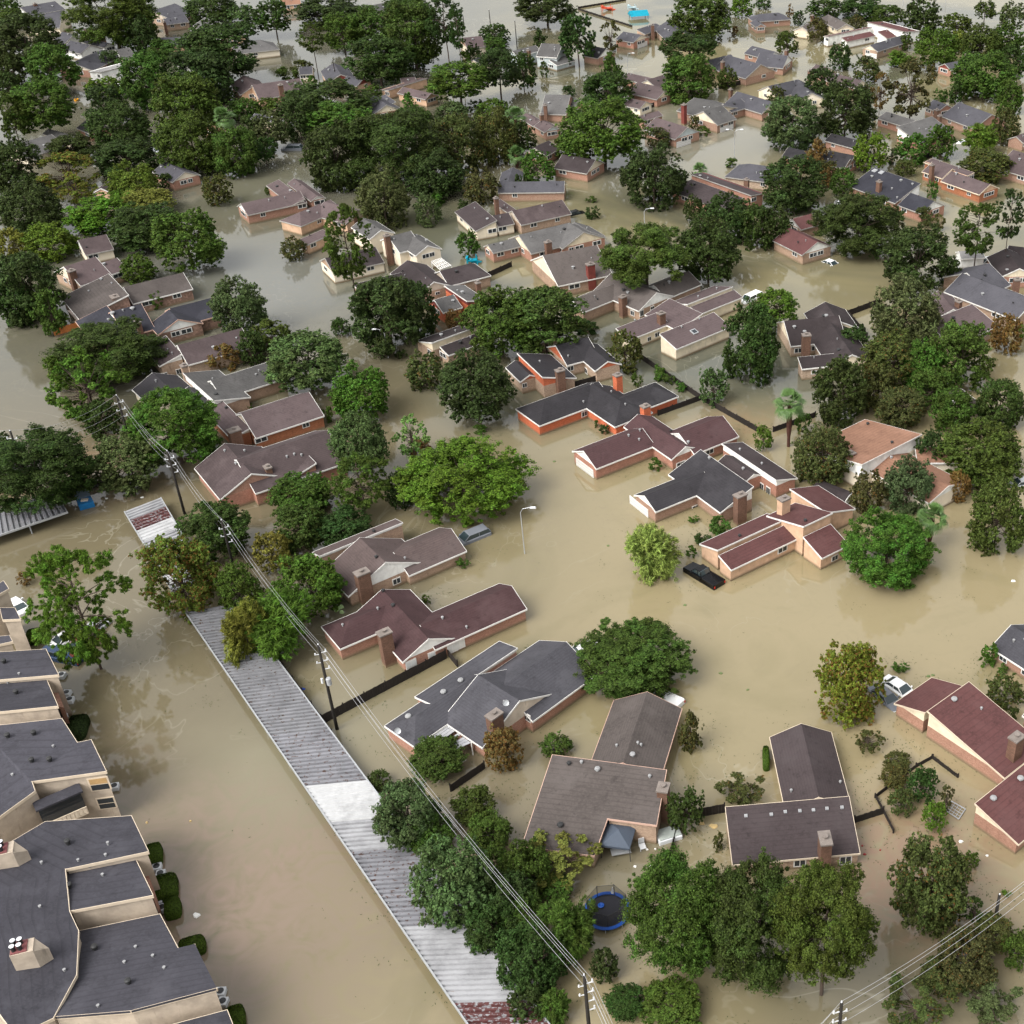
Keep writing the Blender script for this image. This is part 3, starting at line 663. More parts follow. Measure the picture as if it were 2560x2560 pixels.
# left column
H('light brown roofed house with cream gable and brick chimney behind the tree wall', '01', 'mauve', 'tan', 'cream', 'G 480,80 720,5 600,228; G 740,60 880,12 870,130', chim=[(535,105,4.6,.6,.5)], ze=2.2)
H('brown roofed house with patchy stone walls and a stone chimney', '01', 'warm', 'stone', 'stone', 'S 820,133 970,292 520,385 k=.25; G 925,224 1388,132 1450,248', chim=[(862,300,4.2,.8,.6)], vent=[(1015,212,.15),(765,180,.25),(672,270,.15),(1210,165),(845,210)], ze=2.2, chw='stone')
H('blue black roofed house with a stone wall and white gable', '01', 'navy', 'stone', 'white', 'S 805,374 955,548 590,520 k=.25; G 850,425 1055,352 1135,560; G 1275,402 1342,477 1186,590; G 1285,400 1588,312 1500,490', chim=[(1035,488,4.2,.6,.4)], trim='s', vent=[(930,415,.15),(1000,400,.35),(850,435,.35),(820,485,.2)], ze=2.2, chw='chimney')
H('mauve roofed house with a tan chimney above the red kayak', '01', 'mauve', 'tan', 'white', 'S 1250,600 1372,737 1110,720 k=.28; G 1340,675 1822,540 1500,800', chim=[(1385,820,4.6,.45,.45)], win=[(1240,900,1,.9),(1350,870,.9,.9)], ze=2.3, chw='tan')
H('grey roofed house with tan walls and small white gables, left cluster', '01', 'grey', 'tan', 'white', 'G 1590,940 2070,788 1805,1036; S 1420,870 1572,1102 1640,850 k=.25', win=[(1720,1050,1.2,.8)], ze=2.2)
H('low black roofed house hidden under the big bright tree', '01', 'dark', 'cream', 'white', 'G 1150,880 1290,1005 1010,1020; G 1420,985 1555,1110 1400,1000', ze=2.0, auto=False)
# ---------------------------------------------------------------- far houses
F = dict(ze=2.1, far=True)
H('house with a white clerestory wall, top left corner', '00', 'slate', 'cream', 'white', 'S 150,55 415,8 330,100 z=2.8; S 160,70 430,30 460,105', chim=[(262,25,5,.5,.4)], **F)
H('slate roofed house behind the dark tree at far left', '00', 'slate', 'cream', 'cream', 'G 210,108 470,100 500,208', **F)
H('grey roofed house with white wedge shaped gables, upper left', '00', 'slate', 'white', 'white', 'G 470,240 560,260 480,340; G 560,300 650,345 520,385; G 670,280 800,330 830,368', **F)
H('red brick walled cottage behind the grey gabled house, upper left', '00', 'redbrown', 'wood', 'wood', 'G 630,220 760,215 740,275', **F)
H('grey roofed house with a low brick wall at the flooded left street', '00', 'slate', 'brick', 'cream', 'G 560,480 770,375 760,505 k=.35', **F)
H('small pale roofed house with white gable left of the tall hedge', '00', 'grey', 'cream', 'white', 'G 870,375 975,357 990,430', **F)
H('white parapet house with a brick side wall, upper left street', '00', 'pale', 'white', 'white', 'S 760,545 1048,468 740,520 z=3 k=.1; S 830,565 1010,530 850,612', trim='w', **F)
H('grey roofed house left of the beige two storey house, far left', '00', 'slate', 'tan', 'beige', 'G 1150,80 1320,25 1390,120 k=.35; G 1230,140 1400,118 1460,160', chim=[(1240,165,4,.3,.3)], **F)
H('beige two storey house with a grey roof, far upper left', '00', 'grey', 'peach', 'cream', 'G 1545,130 1745,235 1465,200', ze=4.2)
H('low grey roofed house beyond the dark tree bank, far left', '00', 'slate', 'peach', 'cream', 'G 1180,285 1480,275 1300,345', **F)
H('grey roofed house at the end of the upper left street', '00', 'slate', 'cream', 'white', 'G 1720,248 1932,312 1800,335', **F)
H('grey roofed house with vertical cream boards under the left trees', '00', 'grey', 'cream', 'cream', 'G 92,1095 388,1012 235,1182; G 350,975 580,1030 430,1015', chim=[(600,1030,4,.4,.4)], **F)
H('small black roofed house with a brick gable beside the left street', '00', 'dark', 'brick', 'brick', 'G 650,905 745,945 580,968', **F)
H('grey roofed house end with a cream gable under dark trees', '00', 'slate', 'brick', 'cream', 'G 1240,1220 1395,1295 1190,1320', **F)
H('small orange gable peeping out of dark trees', '00', 'orange', 'peach', 'peach', 'G 1580,940 1700,988 1550,975', ze=2.6, auto=False)
H('tiny salmon gable between yellow and orange trees', '00', 'umber', 'peach', 'peach', 'G 820,1370 760,1420 830,1450', ze=2.6, auto=False)
H('brown roofed house tucked behind the bright left trees', '00', 'mauve', 'cream', 'white', 'G 590,1812 800,1768 650,1925', **F)
H('brown roofed house with a tall red chimney, upper middle left', '10', 'mauve', 'peach', 'peach', 'G -30,640 330,590 210,722; G -130,575 20,640 -180,650', chim=[(182,635,5.4,.55,.5)], **F)
H('slate roofed house with a red front beside a utility pole', '10', 'slate', 'peach', 'maroonwall', 'G 585,475 640,560 500,560; G 690,570 810,592 700,640', **F)
H('brown roofed house with peach side wall and an orange canopy behind', '10', 'mauve', 'peach', 'peach', 'S 1000,680 1290,590 1060,640 k=.12; G 1120,652 1312,706 1060,700; G 1090,590 1200,580 1180,620', **F)
H('cream gabled house with a dark roof in the upper middle trees', '10', 'slate', 'brick', 'cream', 'G 890,722 985,790 870,852; S 940,720 1090,760 900,745', **F)
H('pale roofed house at the top edge among trees', '10', 'grey', 'cream', 'cream', 'G 780,58 960,22 990,75', **F)
H('dark roofed house beneath the tall pines, top middle', '10', 'mauve', 'cream', 'brick', 'G 1560,285 1700,270 1650,360', **F)
H('grey roofed house left of the large wet street, top middle', '10', 'slate', 'cream', 'cream', 'G 1640,450 1760,400 1770,470', **F)
H('pale grey hipped house at the water corner, upper left middle', '10', 'grey', 'cream', 'cream', 'H -60,310 30,300 120,378 h=AB', **F)
H('salmon roofed house touching the top edge', '10', 'orange', 'peach', 'peach', 'G 185,-5 330,-15 345,30', **F)
H('dark roofed house overgrown with shrubs, upper middle left', '10', 'slate', 'cream', 'cream', 'G 325,505 425,500 400,560', **F)
H('grey roof end under the dark tree, left of centre', '10', 'slate', 'cream', 'cream', 'G -10,855 165,882 60,910', **F)
H('long brown roofed house with a red brick wall on the wide channel', '10', 'mauve', 'brick', 'white', 'G -115,1535 330,1440 0,1610; S 185,1352 352,1505 130,1440 k=.25; G 250,1355 500,1470 400,1500', **F)
H('mauve hip roofed house with a white curved awning', '10', 'mauve', 'peach', 'beige', 'H 330,1600 560,1505 235,1752 h=A; G 560,1507 720,1600 490,1640; S 310,1800 520,1738 370,1855', chim=[(735,1585,4,.45,.4)], **F)
H('tan two storey house with a grey hipped roof, centre left', '10', 'grey', 'cream', 'cream', 'G 1000,1785 1168,1742 1085,1907; G 1172,1745 1262,1860 1440,1900; G 770,1655 980,1722 800,1770', chim=[(985,1772,6,.5,.4)], ze=3.4)
H('low tan walls and roof under the tall thin pine', '11', 'umber', 'cream', 'tan', 'G 520,15 900,-70 610,130', **F)
H('black roofed house with cream side wall, upper centre', '10', 'umber', 'cream', 'cream', 'S 1655,1520 1817,1662 1515,1612; G 1790,1630 1900,1600 1940,1690', chim=[(1810,1490,4.8,.4,.4)], **F)
H('brown roofed house with wood panel end and a black car beside it', '20', 'mauve', 'tan', 'beige', 'G 0,1590 378,1507 445,1614; S -80,1500 30,1590 -95,1560', **F)
H('slate roofed house with a long orange brick front, upper centre', '20', 'slate', 'brick', 'white', 'G -100,1372 396,1366 382,1450; G -15,1262 -10,1375 -115,1420', **F)
H('grey roofed house with two big cream gables, centre', '20', 'grey', 'brick', 'cream', 'G 50,1772 432,1680 190,1905; G 430,1682 545,1748 370,1868; G 445,1684 620,1740 700,1778; G -180,1848 40,1790 -60,1890', chim=[(270,1820,4.4,.6,.4)], **F)
H('dark roofed garage with a cream gable below the huge round tree', '20', 'umber', 'brick', 'cream', 'G 380,1165 630,1205 530,1305; G 150,1112 300,1065 340,1135', **F)
H('brown roofed house with red chimney beside the palm, upper middle', '20', 'mauve', 'brick', 'grey' if 'grey' in WALL else 'blue', 'G 100,850 210,915 80,905; G 200,900 320,950 230,990', chim=[(222,860,4.6,.4,.4)], **F)
H('grey hipped house with a row of rear windows, upper middle', '20', 'grey', 'brick', 'brick', 'G 250,712 440,718 310,862; G 400,712 520,770 450,830', chim=[(250,790,4.6,.4,.4)], **F)
H('pale blue grey two storey house at the upper bend', '20', 'grey', 'blue', 'blue', 'G 0,385 175,340 30,430; G 225,325 380,335 285,432; S 270,450 430,418 300,505 z=1.6', chim=[(125,375,5,.4,.4)], ze=3.2)
H('black roofed house with a white gable end beside the round tree', '20', 'dark', 'brick', 'white', 'G 600,345 712,366 620,436', **F)
H('grey roofed house with a white garage on the upper street', '20', 'slate', 'brick', 'cream', 'G 840,238 975,262 1045,345 k=.38', gar=[(985,375)], **F)
H('grey roofed house with tan wing and red chimney below the playground', '20', 'slate', 'tan', 'peach', 'G 1185,150 1285,240 1090,235; S 940,222 1085,175 1060,240', chim=[(1060,185,4.6,.45,.4)], **F)
H('charcoal roofed house with a large white gable, upper right middle', '20', 'slate', 'brick', 'white', 'G 1810,345 1990,390 1748,402; G 1870,400 2085,420 1985,510', chim=[(2072,375,4.6,.45,.4)], **F)
H('slate roofed brick house with a red chimney beside the cypress', '20', 'slate', 'brick', 'tan', 'G 1468,455 1652,410 1560,530; G 1655,410 1850,490 1700,575', chim=[(1590,462,4.8,.45,.4)], **F)
H('brown split roof house with a white canopy, upper middle', '20', 'mauve', 'brick', 'cream', 'S 880,550 1060,590 855,600; G 1010,600 1168,562 1175,650; G 945,618 1168,667 1085,750', chim=[(1185,600,4.4,.3,.3)], **F)
H('cream walled outbuilding beside the fence, upper middle', '20', 'mauve', 'cream', 'cream', 'G 890,740 1010,765 930,815', **F)
H('brown roofed house with white garage near the double street lamp', '20', 'mauve', 'brick', 'blue', 'G 1085,885 1325,960 1232,1053; G 940,872 1120,842 985,912', gar=[(1295,1050)], **F)
H('grey roofed brick house with a tall dark red chimney, upper centre right', '20', 'grey', 'brick', 'cream', 'G 1375,737 1600,800 1340,862 k=.3; G 1430,835 1600,800 1690,900', chim=[(1297,785,5,.5,.5)], gar=[(1620,950)], chw='maroonwall', **F)
H('slate roofed house with red brick link wall, upper centre right', '20', 'slate', 'brick', 'beige', 'G 1700,690 1975,770 1860,850; G 1600,785 1720,742 1750,820', chim=[(1650,670,4.8,.4,.4)], **F)
H('charcoal hipped house behind the long maroon parapet', '20', 'slate', 'tan', 'tan', 'H 1790,1235 2000,1262 1745,1352 h=AB', chim=[(1770,1350,4.2,.5,.4)], **F)
H('dark roofed house with a long maroon parapet wall', '20', 'umber', 'brick', 'maroonwall', 'S 1350,1314 1805,1475 1420,1290 z=3 k=.12; S 1345,1355 1750,1490 1440,1530 k=.2', **F)
H('grey hipped house with brick wall, top right street corner', '30', 'slate', 'brick', 'brick', 'H -60,105 80,95 40,155 h=AB; G -110,150 -40,180 40,240', **F)
H('tan roofed house with two beige gables, top right', '30', 'warm', 'cream', 'beige', 'G 255,200 450,112 330,240; G 455,108 590,180 480,200', chim=[(335,112,4.8,.45,.4)], **F)
H('white parapet house with two maroon roof panels, top right', '30', 'maroon', 'white', 'white', 'S 555,284 770,238 575,320 ; S 475,280 765,200 470,262 z=2.7 k=.15; S 755,165 1020,240 830,150 z=3 k=.12; S 825,237 900,222 865,298', **F)
H('grey roofed house with a cream garage gable, top right', '30', 'slate', 'tan', 'cream', 'G 770,340 1010,265 842,385', gar=[(780,385,4)], **F)
H('little barn red gabled house under the bright trees, top right', '30', 'slate', 'brick', 'maroonwall', 'G 1335,480 1480,450 1387,532', **F)
H('mauve roofed house with a pale ridge behind two trees, upper right', '30', 'mauve', 'brick', 'cream', 'G 480,547 712,607 560,640; G 350,490 470,505 330,545', chim=[(315,530,4.6,.4,.4)], **F)
H('blue grey roofed house with two vents, upper right', '30', 'slate', 'cream', 'cream', 'G 0,650 220,600 130,722; G 225,598 330,700 160,700', **F)
H('pale brown roofed house with a white gable in the right trees', '30', 'grey', 'brick', 'white', 'S 975,955 1237,878 1200,1062 k=.3; S 895,842 1110,908 865,905', **F)
H('charcoal roofed brick house with twin chimneys, right', '30', 'slate', 'brick', 'brick', 'G 1440,770 1692,862 1380,905; G 1250,752 1350,788 1195,812', chim=[(1275,825,4.6,.5,.5),(1297,870,4.4,.4,.4)], **F)
H('long dark roofed brick house beside the pale round tree, right', '30', 'dark', 'brick', 'brick', 'G 480,1005 720,1070 380,1048', **F)
H('dark roofed house crossed by the rusty tree', '30', 'dark', 'brick', 'brick', 'G 150,1112 620,1200 20,1165; G 480,1130 640,1180 520,1235', **F)
H('navy roofed house with skylights and a white gable wall, right', '30', 'navy', 'brick', 'white', 'S 800,1262 1152,1385 655,1422 k=.33; G 1090,1450 1242,1522 960,1540', chim=[(840,1365,4.8,.5,.4)], sky=[(805,1290,.5),(855,1303,.5)], vent=[(785,1335,.3),(1003,1365,.3),(1090,1393,.25),(935,1427,.2),(975,1495,.2)], **F)
H('maroon roofed house with apricot walls on the right street', '30', 'mauve', 'wood', 'peach', 'G 1385,1290 1677,1390 1285,1360; G 1230,1225 1400,1270 1150,1290; S 1235,1195 1560,1300 1225,1240 z=2.9 k=.12', chim=[(1240,1240,4.8,.4,.4)], trim='c', **F)
H('plum roofed house at the right edge with a brick side wall', '30', 'mauve', 'brick', 'brick', 'G 1850,1130 2110,1205 1795,1290; G 1850,1020 2000,1000 1900,1090', **F)
H('maroon roofed house with a white gable beside the white half sunk car', '30', 'maroon', 'tan', 'white', 'G 152,1717 375,1825 250,1922; G 185,1652 330,1610 300,1720', **F)
# ---------------------------------------------------------------- apartment block, lower left
def block(label, segs, extras=None, vents=(), wins=(), chims=()):
    T = []
    for s in segs:
        T.append([[GK(k, x, y, z) for (k, x, y, z) in q] for q in (s if isinstance(s[0], list) else [s])])
    cen = sum((p for g in T for t in g for p in t), Vector())/sum(len(t) for g in T for t in g); cen.z = 0
    r = empty('apartment_building', cen, 0, label, 'apartment building', 'apartment buildings')
    rf, wl, tb = MB(), MB(), MB()
    for g in T:
        r1, w1 = MB(), MB(); prisms(r1, w1, g, -1.5, tb); r1.build('roof', roofmat('apt'), r); w1.build('wall', wallmat('apt'), r)
        for s_, d_ in ((r1, rf), (w1, wl)):
            n0 = len(d_.v); d_.v += s_.v; d_.f += [tuple(i+n0 for i in f) for f in s_.f]
    br = BVHTree.FromPolygons([Vector(p) for p in rf.v+wl.v], [list(f) for f in rf.f]+[[i+len(rf.v) for i in f] for f in wl.f])
    tb.build('trim', TRIM['c'], r)
    cp = Vector((0, 0, CAM_H))
    for v in vents:
        q = GK(v[0], v[1], v[2], 0); h = br.ray_cast(cp, (q-cp).normalized())
        if h[0] is None: continue
        m = MB(); rr = .24 if len(v) > 3 else .1; m.lathe(h[0]-UP*.15, [(rr*.8, 0), (rr*.8, .4), (rr*1.1, .42), (rr*1.1, .6), (rr*.5, .66)] if len(v) > 3 else [(rr, 0), (rr, .35), (rr*1.3, .36)], 12)
        m.build('roof_vent', M_ventd if len(v) > 3 else M_vent, r)
    for v in wins:
        q = GK(v[0], v[1], v[2], 0); h = br.ray_cast(cp, (q-cp).normalized())
        if h[0] is None: continue
        n = h[1] if h[1].dot(q-cp) < 0 else -h[1]
        if abs(n.z) > .5: continue
        n = Vector((n.x, n.y, 0)).normalized(); tg = Vector((-n.y, n.x, 0)); c = h[0]
        m = MB(); m.box(c+n*.02, tg*v[3]/2, n*.05, UP*v[4]/2); f = m.build('window', TRIM['c'], r)
        m = MB(); m.box(c+n*.05+UP*v[4]*.23, tg*v[3]*.42, n*.035, UP*v[4]*.2); m.build('pane', M_glass if len(v) < 6 else mat('tan_blind', (.42, .27, .12), .6), f)
        m = MB(); m.box(c+n*.05-UP*v[4]*.23, tg*v[3]*.42, n*.035, UP*v[4]*.2); m.build('pane', M_glass, f)
    for (kk_, x, y, z) in chims:
        p = GK(kk_, x, y, z); u = Vector((.86, .3, 0)).normalized(); v = Vector((-u.y, u.x, 0))
        m = MB(); b = [p-u*.85-v*.68, p+u*.85-v*.68, p+u*.85+v*.68, p-u*.85+v*.68]
        m.hexa([Vector((q.x, q.y, z-3.2)) for q in b], b)
        e1, e2 = p+u*.85-v*.68, p+u*.85+v*.68; tip = p + u*1.75
        m.hexa([Vector((e1.x, e1.y, z-3.2)), Vector((tip.x, tip.y, z-3.2)), Vector((e2.x, e2.y, z-3.2))], [e1-UP*.1, Vector((tip.x, tip.y, z-.9)), e2-UP*.1])
        co = m.build('chimney', wallmat('apt'), r)
        m = MB(); m.box(p-u*.2+UP*.06, u*.6, v*.6, UP*.05); m.build('chimney_cap', mat('rusty_cap', (.2, .07, .07), .7), co)
        for a in (-.55, -.05):
            for b_ in (-.3, .3):
                m = MB(); m.lathe(p+u*a+v*b_+UP*.1, [(.17, 0), (.17, .4), (.22, .41), (.22, .55)], 14); fl = m.build('flue', M_ventd, co)
                m = MB(); m.lathe(p+u*a+v*b_+UP*.66, [(.2, 0), (.21, .03), (.08, .06)], 14); m.build('flue_lid', M_ceram, co)
    return r
A1 = block('beige apartment block with three stepped dark roofs at the left edge', [
    [('02',-160,640,6.6),('02',25,518,6.6),('02',65,578,6.6),('02',-160,700,6.6)],
    [('02',0,722,5.2),('02',110,722,5.2),('02',152,805,5.2),('02',20,812,5.2)],
    [('02',-200,960,5.0),('02',70,930,5.0),('02',92,975,5.0),('02',-200,1040,5.0)],
    [('02',-150,1066,5.4),('02',345,1034,5.4),('02',440,1226,5.9),('02',-150,1276,5.9)],
    [('02',-150,1306,5.2),('02',350,1263,5.2),('02',435,1462,6.2),('02',-150,1520,6.2)]],
    vents=[('02',33,1138,1),('02',145,1225),('02',60,1293),('02',125,1370,1)])
A2 = block('beige apartment block with a balcony recess and two corner windows', [
    [('02',-150,1625,5.6),('02',465,1558,5.6),('02',582,1740,5.9),('02',686,1718,6),('03',800,22,6.6),('03',238,100,6.6),('03',262,172,6.6),('03',-150,470,6.6)]],
    vents=[('02',60,1700,1),('02',258,1680,1),('02',243,1885,1),('02',378,1880,1),('02',403,1772),('03',95,55)],
    wins=[('03',750,118,1.9,1.7,1),('03',805,262,1.7,1.5)])
A3 = block('long beige apartment block with saw tooth dark roofs and a four flue chimney', [
    [[('03',340,405,6.0),('03',990,360,5.4),('03',1118,628,6.3),('03',490,762,6.5)],
     [('03',-260,760,7.4),('03',340,405,6.0),('03',490,762,6.5),('03',-260,1000,7.5)],
     [('03',-260,1000,7.5),('03',490,762,6.5),('03',522,1080,6.4),('03',590,1226,6.3),('03',-260,1500,7.7)],
     [('03',-260,1500,7.7),('03',590,1226,6.3),('03',575,1560,6.5),('03',400,1885,6.7),('03',120,2020,7.2)]],
    [('03',492,772,5.6),('03',1016,676,5.4),('03',1152,958,6.3),('03',522,1078,6.3)],
    [[('03',592,1230,4.6),('03',1205,1102,4.6),('03',1342,1358,5.5),('03',575,1560,5.7)],[('03',575,1560,5.7),('03',1342,1358,5.5),('03',1470,1328,5.4),('03',1636,1662,6.7),('03',985,1834,6.8),('03',400,1880,6.6)]],
    [('03',1100,1990,5.2),('03',1712,1826,5.2),('03',1800,2050,5.6),('03',1200,2200,5.6)]],
    vents=[('03',515,570,1),('03',525,900,1),('03',718,1368,1),('03',972,1625,1),('03',815,570),('03',798,660),('03',592,700),('03',775,810),('03',675,740),('03',315,718),('03',303,1050),('03',488,1530),('03',1025,1355),('03',1155,1422),('03',940,1470),('03',1240,1512),('03',742,1800)],
    chims=[('03',165,1350,8.9),('03',20,610,8.6)])
def brickstrip(k, pts, z, par):
    m = MB(); q = [GK(k, x, y, z) for x, y in pts]; m.hexa([Vector((p.x, p.y, -1.5)) for p in q], q); m.build('brick_wall', wallmat('brick'), par)
brickstrip('03', [(1022,672),(1075,655),(1160,930),(1146,955)], 3.2, A3)
brickstrip('02', [(362,1262),(400,1252),(482,1475),(445,1470)], 3.4, A1)
# balcony recess on the middle block
def balcony():
    p = GK('03', 480, 330, 3.2); u = (GK('03', 545, 300, 3.2)-GK('03', 430, 350, 3.2)).normalized(); v = Vector((-u.y, u.x, 0))
    if v.y > 0: v = -v
    m = MB(); m.box(p+v*.25-UP*.55, u*1.9, v*.68, UP*.08); b = m.build('balcony', TRIM['c'], A2)
    m = MB(); m.box(p+v*1.15+UP*.42, u*1.9, v*.05, UP*.05); m.box(p+v*1.15-UP*.4, u*1.9, v*.05, UP*.05)
    for i in range(11): m.box(p+v*1.15+u*(-1.85+i*.37), u*.05, v*.03, UP*.42)
    m.build('railing', TRIM['c'], b)
    m = MB(); m.box(p-v*.35+UP*.6, u*1.9, v*.35, UP*1.1); m.build('recess', M_glass, b)
    m = MB(); q = p+v*.2+UP*2.1; m.box(q, u*2.1, v*.68, UP*.1); m.build('balcony_roof', roofmat('apt'), b)
balcony()
